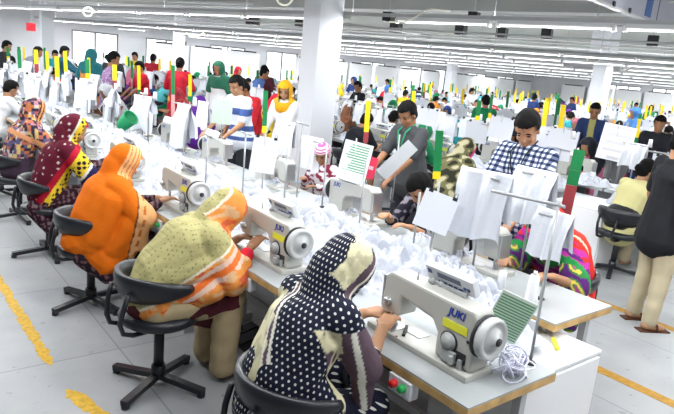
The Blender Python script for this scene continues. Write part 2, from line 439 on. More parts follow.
def eyes(J, o):
    for y in (-1, 1):
        b = MB(); b.lathe([(0,-.004),(.011,-.002),(.012,0),(.008,.003),(0,.004)], axis='X', n=10)
        me = b.mesh('eye', mat('eye_dark', (.015,.01,.008), .3)); e = link('eye', me, o)
        e.location = J['skull']+J['R']@V(.094,y*.032,.036); e.rotation_euler = J['R'].to_euler(); e.scale = (1.,1.15,.55)
        k = MB(); k.cap = None; k.tube([(.0,-.02*1,0),(.004,0,.004),(0,.02,0)], [.003,.0045,.003], 6)
        q = link('eyebrow', k.mesh('eyebrow', HAIR), o); q.location = J['skull']+J['R']@V(.095,y*.033,.056); q.rotation_euler = J['R'].to_euler()
# ------------------------------------------------------------ the hall
X1, Y1, CEIL = 39., 27., 4.2
ROOMX0, ROOMY0 = -3.5, -3.
def floor_mat():
    m = D.materials.new('floor_tile'); m.use_nodes = True; nt = m.node_tree; b = nt.nodes['Principled BSDF']
    tc = nt.nodes.new('ShaderNodeTexCoord'); br = nt.nodes.new('ShaderNodeTexBrick'); br.offset = 0; br.squash = 1
    br.inputs['Scale'].default_value = 1; br.inputs['Brick Width'].default_value = 1.22; br.inputs['Row Height'].default_value = 1.22
    br.inputs['Mortar Size'].default_value = .006; br.inputs['Mortar Smooth'].default_value = .3
    br.inputs['Color1'].default_value = (.305,.315,.325,1); br.inputs['Color2'].default_value = (.325,.335,.345,1); br.inputs['Mortar'].default_value = (.20,.21,.22,1)
    n = nt.nodes.new('ShaderNodeTexNoise'); n.inputs['Scale'].default_value = 2.2; n.inputs['Detail'].default_value = 8
    r = nt.nodes.new('ShaderNodeValToRGB'); r.color_ramp.elements[0].position = .3; r.color_ramp.elements[1].position = .62
    r.color_ramp.elements[0].color = (.82,.83,.84,1); r.color_ramp.elements[1].color = (1,1,1,1)
    n2 = nt.nodes.new('ShaderNodeTexNoise'); n2.inputs['Scale'].default_value = 14; n2.inputs['Detail'].default_value = 6
    r2 = nt.nodes.new('ShaderNodeValToRGB'); r2.color_ramp.elements[0].position = .28; r2.color_ramp.elements[1].position = .36
    r2.color_ramp.elements[0].color = (.72,.72,.70,1); r2.color_ramp.elements[1].color = (1,1,1,1)
    mx = nt.nodes.new('ShaderNodeMix'); mx.data_type = 'RGBA'; mx.blend_type = 'MULTIPLY'; mx.inputs[0].default_value = 1
    mx2 = nt.nodes.new('ShaderNodeMix'); mx2.data_type = 'RGBA'; mx2.blend_type = 'MULTIPLY'; mx2.inputs[0].default_value = 1
    L = nt.links.new
    L(tc.outputs['Object'], br.inputs['Vector']); L(tc.outputs['Object'], n.inputs['Vector']); L(n.outputs['Fac'], r.inputs['Fac'])
    L(tc.outputs['Object'], n2.inputs['Vector']); L(n2.outputs['Fac'], r2.inputs['Fac'])
    L(br.outputs['Color'], mx.inputs[6]); L(r.outputs['Color'], mx.inputs[7]); L(mx.outputs[2], mx2.inputs[6]); L(r2.outputs['Color'], mx2.inputs[7]); L(mx2.outputs[2], b.inputs['Base Color'])
    b.inputs['Roughness'].default_value = .42; b.inputs['Specular IOR Level'].default_value = .35
    return m
WHITE = mat('white_paint', (.78,.79,.81), .55)
struct(MB().box(((X1+ROOMX0)/2,(Y1+ROOMY0)/2,-.05), (X1-ROOMX0,Y1-ROOMY0,.1)).build('floor', floor_mat()))
CEILM = mat('ceiling_concrete', (.13,.145,.12), .9, var=.2, vscale=.8)
struct(MB().box(((X1+ROOMX0)/2,(Y1+ROOMY0)/2,CEIL+.1), (X1-ROOMX0,Y1-ROOMY0,.2)).build('ceiling', CEILM))
WALLG = mat('wall_paint_grey', (.66,.67,.70), .8, var=.06, vscale=1.)
# back wall with window openings, built as piers, sills and lintels
WIN = []
def wall_with_windows(name, along, fixed, lo, hi, wins, zs, zt):
    b = MB()
    def bx(a, c, z0, z1):
        if c-a < .01: return
        if along == 'X': b.box(((a+c)/2, fixed+.1, (z0+z1)/2), (c-a, .2, z1-z0))
        else: b.box((fixed+.1, (a+c)/2, (z0+z1)/2), (.2, c-a, z1-z0))
    p = lo
    for a, c in wins: bx(p, a, 0, CEIL); bx(a, c, 0, zs); bx(a, c, zt, CEIL); p = c
    bx(p, hi, 0, CEIL)
    struct(b.build(name, WALLG))
GLASS = mat('bright_window_glass', (1,1,1), .2, emit=1.6)
FRM = mat('window_frame_grey', (.22,.23,.24), .5)
wn = [0]
def window(along, fixed, a, c, zs, zt, nx=2):
    wn[0] += 1; w = MB(); t = .06
    def bx(p0, p1, z0, z1, th=.07):
        if along == 'X': w.box(((p0+p1)/2, fixed+.06, (z0+z1)/2), (p1-p0, th, z1-z0))
        else: w.box((fixed+.06, (p0+p1)/2, (z0+z1)/2), (th, p1-p0, z1-z0))
    bx(a, c, zs, zs+t); bx(a, c, zt-t, zt)
    for k in range(nx+1):
        x = a+(c-a-t)*k/nx; bx(x, x+t, zs+t, zt-t)
    o = struct(w.build('window_%d' % wn[0], FRM))
    g = MB()
    if along == 'X': g.box(((a+c)/2, fixed+.08, (zs+zt)/2), (c-a-.02, .012, zt-zs-.02))
    else: g.box((fixed+.08, (a+c)/2, (zs+zt)/2), (.012, c-a-.02, zt-zs-.02))
    g.build('window_pane', GLASS, o)
wl = [(6.9+3.1*i, 6.9+3.1*i+1.9) for i in range(10)]
wall_with_windows('wall_back', 'X', Y1, ROOMX0, X1+.2, wl, 1.0, 2.5)
for a, c in wl: window('X', Y1, a, c, 1.0, 2.5)
wr = [(3.+3.2*i, 3.+3.2*i+2.5) for i in range(6)]
wall_with_windows('wall_right', 'Y', X1, ROOMY0, Y1, wr, 1.1, 2.6)
for a, c in wr: window('Y', X1, a, c, 1.1, 2.6, 3)
# pillars
PILW = mat('pillar_white', (.72,.74,.78), .5)
PILXY = []
def pillar(x, y, w, name, riser=False):
    PILXY.append((x, y))
    b = MB()
    if riser: b.box((x-.12, y+.02, 3.55), (w+.12, w+.2, 1.3), bev=.01)
    b.box((x, y, CEIL/2), (w, w, CEIL), bev=.012); b.box((x, y, .06), (w+.03, w+.03, .12), bev=.005)
    return struct(b.build(name, PILW))
p = atd(318, 80, 9.9); pillar(p[0], p[1], .46, 'pillar')
p = atd(601, 80, 18.5); pillar(p[0], p[1], .42, 'pillar', True)
p = atd(47, 60, 19.6); pillar(p[0], p[1], .36, 'pillar')
p = atd(179, 40, 24.2); pillar(p[0], p[1], .36, 'pillar')
p = atd(452, 70, 31.); pillar(p[0], p[1], .40, 'pillar')
# ceiling beams, ducts and conduits; they run across the hall, turned 22 degrees from the sewing rows
AN = math.radians(112.)
def line_pt(dist, s, an=AN): return V(math.sin(an)*dist+math.cos(an)*s, -math.cos(an)*dist+math.sin(an)*s, 0)
def clipline(dist, pad=.3, an=AN):
    lo, hi = -60., 60.
    p = line_pt(dist, 0, an); DX, DY = math.cos(an), math.sin(an)
    for q, d, a, b in ((p.x, DX, ROOMX0+pad, X1-pad), (p.y, DY, ROOMY0+pad, Y1-pad)):
        t0, t1 = sorted(((a-q)/d, (b-q)/d)); lo, hi = max(lo, t0), min(hi, t1)
    return lo, hi
BEAM = mat('beam_paint', (.52,.54,.52), .7, var=.08, vscale=.7)
def beam(dist, w, z0, z1, name='beam', m=BEAM, an=AN):
    lo, hi = clipline(dist, 1.2, an); b = MB(); a, c = line_pt(dist, lo, an), line_pt(dist, hi, an); z = (z0+z1)/2
    b.bar(a+V(0,0,z), c+V(0,0,z), w, z1-z0); return struct(b.build(name, m))
beam(12.7, .5, 3.42, CEIL, an=math.radians(104)); beam(21.5, .4, 3.5, CEIL); beam(30., .4, 3.5, CEIL)
for k, d in enumerate((9.3, 15.8, 17.5, 19.3, 24, 27)): beam(d, .16, 3.95, CEIL)
for k in range(9):
    s = -2+3.1*k; p0, p1 = line_pt(6.5, s+8), line_pt(34, s+8); p1 = p0+(p1-p0)*min(1, *[((X1-.3) - p0.x)/max(1e-6,(p1-p0).x) if (p1-p0).x > 0 else 1, ((Y1-.3)-p0.y)/(p1-p0).y if (p1-p0).y > 0 else 1])
    if p0.y > Y1-2 or p0.x < ROOMX0: continue
    struct(MB().bar(p0+V(0,0,4.03), p1+V(0,0,4.03), .14, .34).build('beam', BEAM))
PIPE = mat('conduit_white', (.70,.71,.70), .45)
for d, z, r in ((10.2,3.3,.022),(11.3,3.05,.018),(13.7,3.0,.02),(14.2,3.5,.05),(16.2,3.05,.02),(18.4,3.1,.03),(20.8,3.05,.03),(23.2,3.1,.03)):
    lo, hi = clipline(d); o = MB().cyl(line_pt(d,lo)+V(0,0,z), line_pt(d,hi)+V(0,0,z), r, n=8).build('conduit', PIPE); o['kind'] = 'structure'
# oblique conduit crossing between the lamp lines
for (a, b_, za, zb, r) in (((332,22),(420,34),3.0,3.0,.025), ((225,8),(282,15),3.0,3.0,.02), ((122,16),(200,25),3.0,3.0,.02)):
    o = MB().cyl(V(*at(*a,za)), V(*at(*b_,zb)), r, n=8).build('conduit', PIPE); o['kind'] = 'structure'
DUCT = mat('duct_grey', (.52,.53,.62), .5); DBLUE = mat('duct_blue_panel', (.045,.14,.42), .5)
dp, dq = V(*at(590,-3,2.95)), V(*at(674,32,2.95)); du = (dq-dp).normalized(); da = math.atan2(du.y, du.x); L_ = (dq-dp).length
def along(px): return dp+du*(L_*(px-590)/84.)      # along the lower edge
pn = empty('hanging_signboard', (dp+dq)/2, da); tag(pn, 'large lavender-grey panel hanging from the ceiling at the upper right corner', 'signboard')
MB().box((.6,0,.62), (5.2,.05,1.24), bev=.006).build('board', DUCT, pn); MB().box((.6,0,-.012), (5.2,.07,.03)).build('edge_strip', mat('edge_white', (.75,.75,.76), .4), pn)
fs = -1 if (EYE[0]-dp.x)*(-du.y)+(EYE[1]-dp.y)*du.x < 0 else 1
k = (along(638)-(dp+dq)/2).dot(du); MB().box((k,fs*.028,.40), (.26,.008,.72)).build('blue_patch', DBLUE, pn)
for px in (606, 620, 649, 664): 
    k = (along(px)-(dp+dq)/2).dot(du); MB().box((k,fs*.03,.02), (.06,.03,.06)).build('clamp', mat('dark_metal', (.03,.03,.035), .5), pn)
MB().box(((along(648)-(dp+dq)/2).dot(du),fs*.028,.6), (.012,.006,1.2)).build('seam', mat('dark_metal', (.03,.03,.035), .5), pn)
# black speaker-like hangers on the ceiling
BLK = mat('black_plastic', (.012,.012,.014), .45)
names = [(389,17,'fourth'),(396,28,''),(474,17,''),(461,30,''),(502,33,''),(547,34,''),(596,25,''),(653,41,''),(302,22,''),(253,20,'')]
for i, (px, py, _) in enumerate(names):
    q = at(px, py, 3.2); o = empty('ceiling_speaker', (q[0], q[1], 3.2), .4)
    tag(o, 'small black box hung under the ceiling, %s from the left' % ORD[sorted(n[0] for n in names).index(px)], 'speaker', 'black boxes under the ceiling')
    s_ = np.linalg.norm(q)/14.
    MB().box((0,0,0), (.27*s_,.2*s_,.2*s_), bev=.02).build('housing', BLK, o); MB().cyl((0,0,.08*s_), (0,0,CEIL-3.2), .012, n=6).build('bracket', PIPE, o)
# ------------------------------------------------------------ lamps
TUBE = mat('lamp_tube', (1,1,1), .3, emit=2.2); HOUS = mat('lamp_housing', (.62,.63,.64), .4); RAIL = mat('lamp_rail', (.40,.41,.42), .5); CAPW = mat('lamp_cap', (.9,.9,.9), .4)
LZ = 2.7
fix_h = MB().box((0,0,.045), (1.5,.075,.05), bev=.01).mesh('housing', HOUS); fix_t = MB().cyl((-.72,0,0), (.72,0,0), .014, n=10).mesh('tube', TUBE)
fix_c = MB().box((0,0,.01), (.05,.06,.07), bev=.008).mesh('end_cap', CAPW)
def fixture():
    o = empty('tube_lamp'); link('housing', fix_h, o); link('tube', fix_t, o)
    for s in (-.745,.745): link('end_cap', fix_c, o, loc=(s,0,0))
    return o
fx0 = fixture(); first = True
LINES = [(1.6,'a'),(3.6,'b'),(4.9,'b2'),(8.05,'c'),(14.9,'d'),(17.7,'e'),(20.6,'f'),(24.,'g'),(28.,'h'),(33.,'i'),(39.,'j')]  # the three nearest lines are unseen, added to light the near rows and boards
lightdata = []
nl = 0
for li, (d, _) in enumerate(LINES):
    an = math.radians(105) if d < 9 else AN
    lo, hi = clipline(d, .6, an); a, c = line_pt(d, lo, an)+V(0,0,LZ+.092), line_pt(d, hi, an)+V(0,0,LZ+.092)
    vis = []
    s = lo+.9
    while s < hi-.9:
        q = line_pt(d, s, an); P = proj((q.x, q.y, LZ))
        if all(abs(q.x-a_)+abs(q.y-b_) > 1.25 for a_, b_ in PILXY) and P[2] > .5 and -60 < P[0] < 734 and -20 < P[1] < 414: vis.append((P[0], s))
        s += 1.62
    if not vis: 
        vis = []
    else:
        nl += 1
        b = MB(); b.bar(a, c, .06, .05); s = lo+1
        while s < hi: 
            q = line_pt(d, s, an); b.cyl(q+V(0,0,LZ+.12), q+V(0,0,CEIL), .006, n=5); s += 2.4
        o = b.build('lamp_rail', RAIL); o['kind'] = 'structure'
    for r_, (px, s) in enumerate(sorted(vis)):
        q = line_pt(d, s, an)+V(0,0,LZ); o = fx0 if first else copy_tree(fx0); first = False
        o.location = q; o.rotation_euler = (0,0,an)
        tag(o, 'white tube lamp, %s from the left in the %s lamp line from the front' % (ORD[min(r_,46)], ORD[nl-1]), 'lamp', 'tube lamps under the ceiling')
    for e, roll_, dz in ((20, 0, -.03), (10, 1.0, -.02), (10, -1.0, -.02), (3.5, PI, .125)):
        ld = D.lights.new('tube_light', 'AREA'); ld.shape = 'RECTANGLE'; ld.size = hi-lo-1.; ld.size_y = .05; ld.energy = e*(hi-lo-1.)*(1.35 if d > 14 else 1.); ld.color = (.96,.98,1.)
        lo_ = D.objects.new('tube_light', ld); COL.objects.link(lo_); q = line_pt(d, (lo+hi)/2, an); lo_.location = (q.x, q.y, LZ+dz); lo_.rotation_euler = (roll_,0,an)
w = D.worlds.new('hall_surroundings'); SC.world = w; w.use_nodes = True; w.node_tree.nodes['Background'].inputs[0].default_value = (.93,.96,1,1); w.node_tree.nodes['Background'].inputs[1].default_value = .22
# looped cables hanging by the lamp lines
def cable(label, pts, r=.014, m=None):
    o = MB().tube([V(*p) for p in pts], r, 6).build('cable', m or mat('cable_cream', (.80,.78,.66), .5)); tag(o, label, 'cable'); return o
def loop(px, py, z, rx, rz, label, frac=1.):
    c = atd(px, py, z); rt = V(*RT); up = V(*UP)
    pts = [V(*c)+rt*rx*math.cos(t)+V(0,0,1)*rz*math.sin(t) for t in [PI+.1+(2*PI*frac-.2)*k/18 for k in range(19)]]
    return cable(label, pts)
loop(285,-3,7.5,.10,.10,'coiled white cable hanging at the top edge beside the white pillar')
loop(88,12,8.5,.065,.06,'small coil of white cable hanging under the lamps at upper left')
loop(195,32,12,.17,.09,'slack white cable loop under the lamps above the red kameez woman',.5)
loop(594,58,12,.14,.08,'slack white cable loop left above the far white pillar',.5)
loop(626,66,12,.10,.09,'slack white cable loop right above the far white pillar',.5)
q0 = [atd(389,22,8.),atd(405,22,8.),atd(414,18,8.),atd(424,11,8.1),atd(432,9,8.3),atd(450,11,8.5)]
cable('cream cable running up from the near lamp line to the beam', q0, .012)
# floor tape
YEL = mat('yellow_floor_tape', (.50,.30,.02), .6, var=.25, vscale=30); 
def worn(x0, y0, x1_, y1_, w, seed):
    """a strip of tape with ragged, worn edges"""
    r = np.random.RandomState(seed); n = int(math.hypot(x1_-x0, y1_-y0)/.03); L = V(x1_-x0, y1_-y0, 0); t = L.normalized(); nn = V(-t.y, t.x, 0); vs = []; fs = []
    lo = hi = 0
    for i in range(n+1):
        e = min(1, i/3., (n-i)/3.); lo = .6*lo+.4*r.rand(); hi = .6*hi+.4*r.rand()
        p = V(x0,y0,.0015)+L*(i/n); vs += [p-nn*w*e*(.5-.45*lo*r.rand()), p+nn*w*e*(.5-.45*hi*r.rand())]
    fs = [(2*i,2*i+2,2*i+3,2*i+1) for i in range(n)]
    return MB().add(vs, fs)
P0, P1 = at(-6,272,0), at(52,366,0)
tag(worn(P0[0],P0[1],P1[0],P1[1],.085,1).build('floor_tape', YEL), 'worn yellow floor tape strip along the left aisle, upper longer piece', 'tape', kind='thing')
P0, P1 = at(66,389,0), at(112,425,0)
tag(worn(P0[0],P0[1],P1[0],P1[1],.10,2).build('floor_tape', YEL), 'worn yellow floor tape strip at the bottom left corner of the aisle', 'tape', kind='thing')
TAPE2 = mat('ochre_floor_tape', (.35,.185,.02), .6, var=.2, vscale=25)
b = MB(); b.box((4.04, 6.1, .001), (.10, 10.1, .002)); b.box((3.3,1.08,.001), (1.58,.11,.002))
tag(b.build('floor_tape', TAPE2), 'ochre floor tape turning a corner beside the white cabinet', 'tape', kind='thing')
tag(MB().box((5.40, 6.0,.001), (.10, 12,.002)).build('floor_tape', TAPE2), 'straight ochre floor tape under the sandals of the man in black', 'tape', kind='thing')
# ------------------------------------------------------------ furniture kit
MW = mat('machine_enamel', (.45,.45,.415), .32, spec=.5); MWD = mat('machine_grey', (.36,.37,.37), .4); STEEL = mat('steel', (.55,.56,.57), .3, metal=.9); DARK = mat('dark_metal', (.03,.03,.035), .5)
BLUE = mat('logo_blue', (.01,.04,.30), .4); YLAB = mat('yellow_label', (.72,.72,.05), .5); LAM = mat('laminate_grey_white', (.34,.36,.365), .35, var=.04, vscale=3); WOOD = mat('wood_edge', (.52,.33,.13), .5, var=.25, vscale=12)
SCRN = mat('panel_screen', (.10,.12,.17), .2); PAN = mat('panel_plastic', (.66,.68,.72), .4)
def text_mesh(txt, size, m, depth=.0006):
    c = D.curves.new('logo', 'FONT'); c.body = txt; c.size = size; c.extrude = depth; c.align_x = 'CENTER'; c.align_y = 'CENTER'; c.shear = .18; c.offset = size*.022
    o = D.objects.new('t', c); COL.objects.link(o); me = D.meshes.new_from_object(o.evaluated_get(bpy.context.evaluated_depsgraph_get())); D.objects.remove(o); me.materials.clear(); me.materials.append(m); me.name = 'logo'; return me
K = {}
def S(s): return -s         # machine length axis runs towards -y from the needle
def machine_meshes():
    prof = [(-.065,.105),(-.055,.27),(-.02,.295),(.30,.285),(.46,.285),(.475,.26),(.475,.03),(.285,.03),(.285,.13),(.25,.175),(.06,.20),(.05,.105)]
    poly = [(S(s), z) for s, z in prof]
    b = MB(); b.prism(poly, 'X', -.055, .06, bev=.012); K['body'] = b.mesh('machine_head', MW)
    b = MB(); b.box((.0,S(.19),.014), (.18,.60,.028), bev=.008); K['bed'] = b.mesh('bed', MW)
    b = MB(); b.box((-.02,S(0),.0295), (.10,.075,.003)); b.box((.03,S(.1),.0292), (.07,.10,.003)); K['plate'] = b.mesh('needle_plate', STEEL)
    b = MB(); b.box((.002,S(-.069),.19), (.10,.012,.15), bev=.006); K['face'] = b.mesh('face_plate', STEEL)
    b = MB(); b.cyl((0,S(-.035),.11),(0,S(-.035),.05),.006,n=8); b.cyl((0,S(-.035),.06),(0,S(-.035),.032),.002,n=6); b.cyl((0,S(-.008),.11),(0,S(-.008),.055),.006,n=8); K['nbar'] = b.mesh('needle_bar', STEEL)
    b = MB(); b.box((-.012,S(-.02),.037), (.05,.022,.006), bev=.002); b.box((0,S(-.015),.05),(.008,.02,.03)); K['foot'] = b.mesh('presser_foot', STEEL)
    b = MB(); b.lathe([(.0,-.012),(.018,-.012),(.022,-.004),(.012,0),(.022,.004),(.018,.012),(0,.012)], (-.066,S(-.02),.155), 'X', 14); K['tens'] = b.mesh('thread_tension', STEEL)
    prof = [(0,-.03),(.05,-.03),(.083,-.022),(.088,-.008),(.086,.012),(.076,.022),(.068,.010),(.05,.008),(.046,.02),(.02,.024),(.018,.035),(0,.035)]
    b = MB(); b.lathe([(r, S(z)) for r, z in prof], (.0,S(.515),.185), 'Y', 26); K['wheel'] = b.mesh('handwheel', mat('wheel_grey', (.50,.51,.51), .3))
    b = MB(); b.lathe([(.0,0),(.017,0),(.017,-.006),(0,-.008)], (0,S(.549),.185), 'Y', 14); b.lathe([(.078,0),(.090,-.002),(.090,-.012),(.078,-.012)], (0,S(.478),.185), 'Y', 26); b.lathe([(.0,0),(.046,0),(.046,-.004),(0,-.004)], (-.0545,S(.355),.118), 'X', 18); b.box((-.0565,S(.40),.075),(.004,.10,.045)); b.box((-.0565,S(.45),.155),(.003,.012,.012)); b.cyl((-.057,S(.33),.228),(-.057,S(.33),.2281),.001,n=4); K['hub'] = b.mesh('wheel_hub', DARK)
    b = MB(); b.lathe([(0,-.022),(.024,-.022),(.028,-.012),(.028,-.006),(.038,-.004),(.038,.004),(0,.004)], (-.06,S(.355),.118), 'X', 18); K['dial'] = b.mesh('stitch_dial', MWD)
    b = MB(); b.box((-.066,S(.37),.062), (.022,.07,.05), bev=.006); b.box((-.085,S(.40),.062), (.02,.02,.035), bev=.004); b.box((-.064,S(.43),.05), (.012,.02,.04), bev=.003); K['lever'] = b.mesh('reverse_lever', MWD)
    b = MB(); b.box((-.0565,S(.375),.19), (.002,.13,.035)); K['ylab'] = b.mesh('label_plate', YLAB)
    R = Matrix.Translation((.05,S(.24),.335)) @ Matrix.Rotation(math.radians(-28),4,'Y')
    b = MB(); b.box((0,0,0), (.035,.27,.085), bev=.008, xf=R); K['panel'] = b.mesh('control_panel', PAN)
    b = MB(); b.box((-.0185,-.0,.012), (.003,.13,.024), xf=R); K['screen'] = b.mesh('screen', SCRN)
    b = MB()
    for y in (-.105,-.085): b.box((-.0185,y,-.008), (.004,.014,.014), xf=R)
    for y in (.06,.03,0,-.03,-.06): b.box((-.0185,y,-.024), (.004,.018,.008), xf=R)
    b.box((-.0185,.11,.015), (.003,.022,.022), xf=R); K['btn'] = b.mesh('button', mat('button_blue', (.03,.06,.20), .4))
    b = MB(); b.cyl((.03,S(.14),.285),(.03,S(.14),.30),.012,n=10); b.cyl((.03,S(.20),.285),(.035,S(.20),.31),.01,n=8); b.box((.035,S(.24),.295),(.02,.2,.014)); b.cyl((-.01,S(.10),.29),(-.01,S(.10),.33),.004,n=6); b.cyl((.02,S(.16),.29),(.02,S(.16),.315),.014,.006,n=8); K['post'] = b.mesh('thread_guide', MWD)
    K['logo'] = text_mesh('JUKI', .046, BLUE)
    # far machine: the same outline in three pieces
machine_meshes()
def machine(full=True):
    o = empty('sewing_machine')
    link('machine_head', K['body'], o); link('bed', K['bed'], o); link('handwheel', K['wheel'], o)
    pn = link('control_panel', K['panel'], o)
    if full:
        for k, n in (('plate','needle_plate'),('face','face_plate'),('nbar','needle_bar'),('foot','presser_foot'),('tens','thread_tension'),('dial','stitch_dial'),('lever','reverse_lever'),('ylab','label_plate'),('post','thread_guide'),('hub','wheel_hub')): link(n, K[k], o)
        link('screen', K['screen'], pn); link('button', K['btn'], pn)
        lg = link('logo', K['logo'], o); lg.location = (-.0565, S(.375), .245); lg.rotation_euler = (PI/2,0,-PI/2)
        l2 = link('logo', K['logo'], o); l2.location = (.0612, S(.375), .245); l2.rotation_euler = (PI/2,0,PI/2)
    return o
TZ = .76
def tabletop_mesh(w, l, name='tabletop'):
    b = MB(); b.box((0,0,TZ-.004), (w,l,.008)); b.m(1).box((0,0,TZ-.026), (w+.002,l+.002,.036), bev=.003); return b.mesh(name, [LAM, WOOD])
def table(w, l, loc, rz, label, group, detail=False, me=None):
    o = empty('sewing_table', loc, rz); tag(o, label, 'table', group)
    link('tabletop', me or tabletop_mesh(w, l), o)
    fr = mat('table_frame_grey', (.45,.46,.48), .45)
    if detail is None: return o
    for y in (-l/2+.1, l/2-.1):
        b = MB()
        for x in (-w/2+.08, w/2-.08): b.box((x,y,.38), (.04,.04,.68))
        b.box((0,y,.03), (w-.02,.05,.06)); b.box((0,y,.70), (w-.1,.04,.04)); b.build('leg', fr, o)
    MB().box((w*.2,0,.30), (.03,l-.24,.04)).build('crossbar', fr, o)
    if detail:
        MB().box((-w*.05,.05,.66), (.20,.34,.14), bev=.01).build('motor', DARK, o)
        tr = MB(); tr.box((-.02,.0,.12), (.22,.42,.02), ry=-.2); 
        for y in (-.12,0,.12): tr.box((-.02,y,.134), (.2,.02,.012), ry=-.2)
        tr.build('treadle', DARK, o)
        MB().tube([(-.02,.16,.13),(-.05,.18,.4),(-.06,.2,.6)], .008, 6).build('treadle_rod', DARK, o)
        MB().tube([(-w/2-.03,-.02,.68),(-w/2-.07,-.02,.60),(-w/2-.05,-.03,.52),(-w/2+.02,-.03,.50),(-w/2+.06,-.02,.62)], .012, 8).build('knee_lifter', DARK, o)
        s_ = MB().box((-w/2+.015,-.30,.675), (.05,.13,.075), bev=.006).build('switch_box', PAN, o)
        MB().lathe([(.0,-.03),(.016,-.03),(.018,0)], (-w/2-.005,-.275,.68), 'X', 12).build('button', mat('red_button', (.6,.02,.02), .4), s_)
        MB().lathe([(.0,-.03),(.016,-.03),(.018,0)], (-w/2-.005,-.325,.68), 'X', 12).build('button', mat('green_button', (.02,.35,.08), .4), s_)
    return o
CHB = mat('chair_black', (.010,.012,.017), .38, spec=.5)
def chair_meshes():
    b = MB(); n = 28; vs = []
    R = .235
    # padded crescent back rest: deep in the middle, tapering to the arm ends
    secs = []
    for i in range(n+1):
        t = -1+2*i/n; a = PI + t*1.8; w = 1-abs(t)**2.2; hh = .022+.064*w; th = .020+.014*w
        c = V(R*1.0*math.cos(a)*1.0+.02, R*math.sin(a)*1.0, .655+.015*abs(t)); o = V(math.cos(a), math.sin(a), 0)
        ring = []
        for k in range(12):
            q = 2*PI*k/12; ring.append(c+o*(math.cos(q)*th + .022*w*math.sin(q)) + V(0,0,math.sin(q)*hh))
        secs.append(ring)
    vs = [p for r in secs for p in r]; fs = [(i*12+k, i*12+(k+1)%12, (i+1)*12+(k+1)%12, (i+1)*12+k) for i in range(n) for k in range(12)]
    fs += [tuple(range(12))[::-1], tuple(n*12+k for k in range(12))]
    K['back'] = b.add(vs, fs, True).mesh('backrest', CHB)
    b = MB(); b.lathe([(0,.41),(.10,.412),(.20,.415),(.228,.435),(.232,.462),(.21,.484),(.10,.488),(0,.484)], n=28); K['seat'] = b.mesh('seat', CHB)
    b = MB()
    for y in (-.09,.09): b.tube([(-.03,y,.405),(-.20,y,.40),(-.255,y,.42),(-.275,y,.48),(-.262,y*1.15,.56),(-.238,y*1.2,.65)], .014, 8)
    K['sup'] = b.mesh('back_support', CHB)
    b = MB(); b.cyl((0,0,.08),(0,0,.42),.030,n=14); b.cyl((0,0,.05),(0,0,.13),.045,.04,n=14); K['col'] = b.mesh('column', CHB)
    b = MB(); b.bar((.02,0,.062),(.31,0,.035),.045,.032); b.cyl((.295,0,0),(.295,0,.03),.024,n=10); K['cleg'] = b.mesh('leg', CHB)
chair_meshes()
def chair():
    o = empty('swivel_chair'); 
    for k, n in (('seat','seat'),('back','backrest'),('sup','back_support'),('col','column')): link(n, K[k], o)
    for i in range(4): link('leg', K['cleg'], o, rz=.5+i*PI/2)
    return o
POLE = mat('pole_grey', (.36,.37,.38), .35, metal=.3); CONE = mat('thread_white', (.82,.82,.84), .8, bump=.4, bscale=300); PAPER = mat('paper_white', (.68,.70,.76), .7); PAPB = mat('binder_black', (.015,.015,.017), .4)
CLW = mat('garment_white_lit', (.66,.68,.73), .85, bump=.2, bscale=18)  # hung and far cloth: brighter copy of the heap cloth, glare put into the colour
FG = mat('flag_green', (.008,.19,.055), .5); FY = mat('flag_yellow', (.85,.62,.01), .5); FR = mat('flag_maroon', (.28,.045,.05), .5); FP = mat('flag_pink', (.62,.30,.30), .5)
def facing(x, y, skew=0.): return math.atan2(-y, -x)+skew       # turn a sheet's +x towards the near aisle
# ------------------------------------------------------------ white cloth
def crumple_mesh(name, L, W, H, seed, n=46, m=None):
    r = np.random.RandomState(seed); g = np.linspace(-1, 1, n); X, Y = np.meshgrid(g, g); th = np.arctan2(Y, X); rad = np.maximum(np.abs(X), np.abs(Y))
    rr = np.sqrt(X**2+Y**2)+1e-6; Xc, Yc = X/rr*rad, Y/rr*rad            # square sheet pulled to a round heap
    edge = 1+.16*np.sin(3*th+r.rand()*6)+.12*np.sin(5*th+r.rand()*6)+.08*np.sin(9*th+r.rand()*6)
    P = np.stack([Xc.ravel()*3, Yc.ravel()*3, np.zeros(n*n)], 1)
    P = P+.12*np.stack([wav(P,4,seed+7),wav(P,4,seed+8),0*P[:,0]],1); ridge = np.tanh((np.abs(wav(P, 3.6, seed, 3))*2.4-.5)*1.3)*.42+np.tanh((np.abs(wav(P+9, 7.5, seed+1, 3))*2.4-.5)*1.3)*.26+np.tanh((np.abs(wav(P+5, 16, seed+2, 3))*2.4-.5))*.10
    prof = np.clip(1-rad.ravel()**2.4, 0, 1)
    z = H*(prof*(.50+.66*ridge)); z = np.maximum(z, .004*(rad.ravel() < 1))
    xs = Xc.ravel()*edge.ravel()*L/2+.03*wav(P, 5, seed+3); ys = Yc.ravel()*edge.ravel()*W/2+.03*wav(P, 5, seed+4)
    vs = list(zip(xs, ys, z)); fs = [(j*n+i, j*n+i+1, (j+1)*n+i+1, (j+1)*n+i) for j in range(n-1) for i in range(n-1)]
    b = MB(); b.add(vs, fs, True)
    rim = [i for i in range(n)]+[j*n+n-1 for j in range(1,n)]+[(n-1)*n+i for i in range(n-2,-1,-1)]+[j*n for j in range(n-2,0,-1)]
    b.add([(vs[i][0], vs[i][1], -.002) for i in rim], [list(range(len(rim)))])
    return b.mesh(name, m or CLH)
CLH = mat('garment_white_shaded', (.50,.52,.58), .85, bump=.6, bscale=22)  # near heaps: same white cloth toned down, shade of the folds put into the colour
CRUM = [crumple_mesh('garment', .62, .48, .17, 10+i) for i in range(6)]
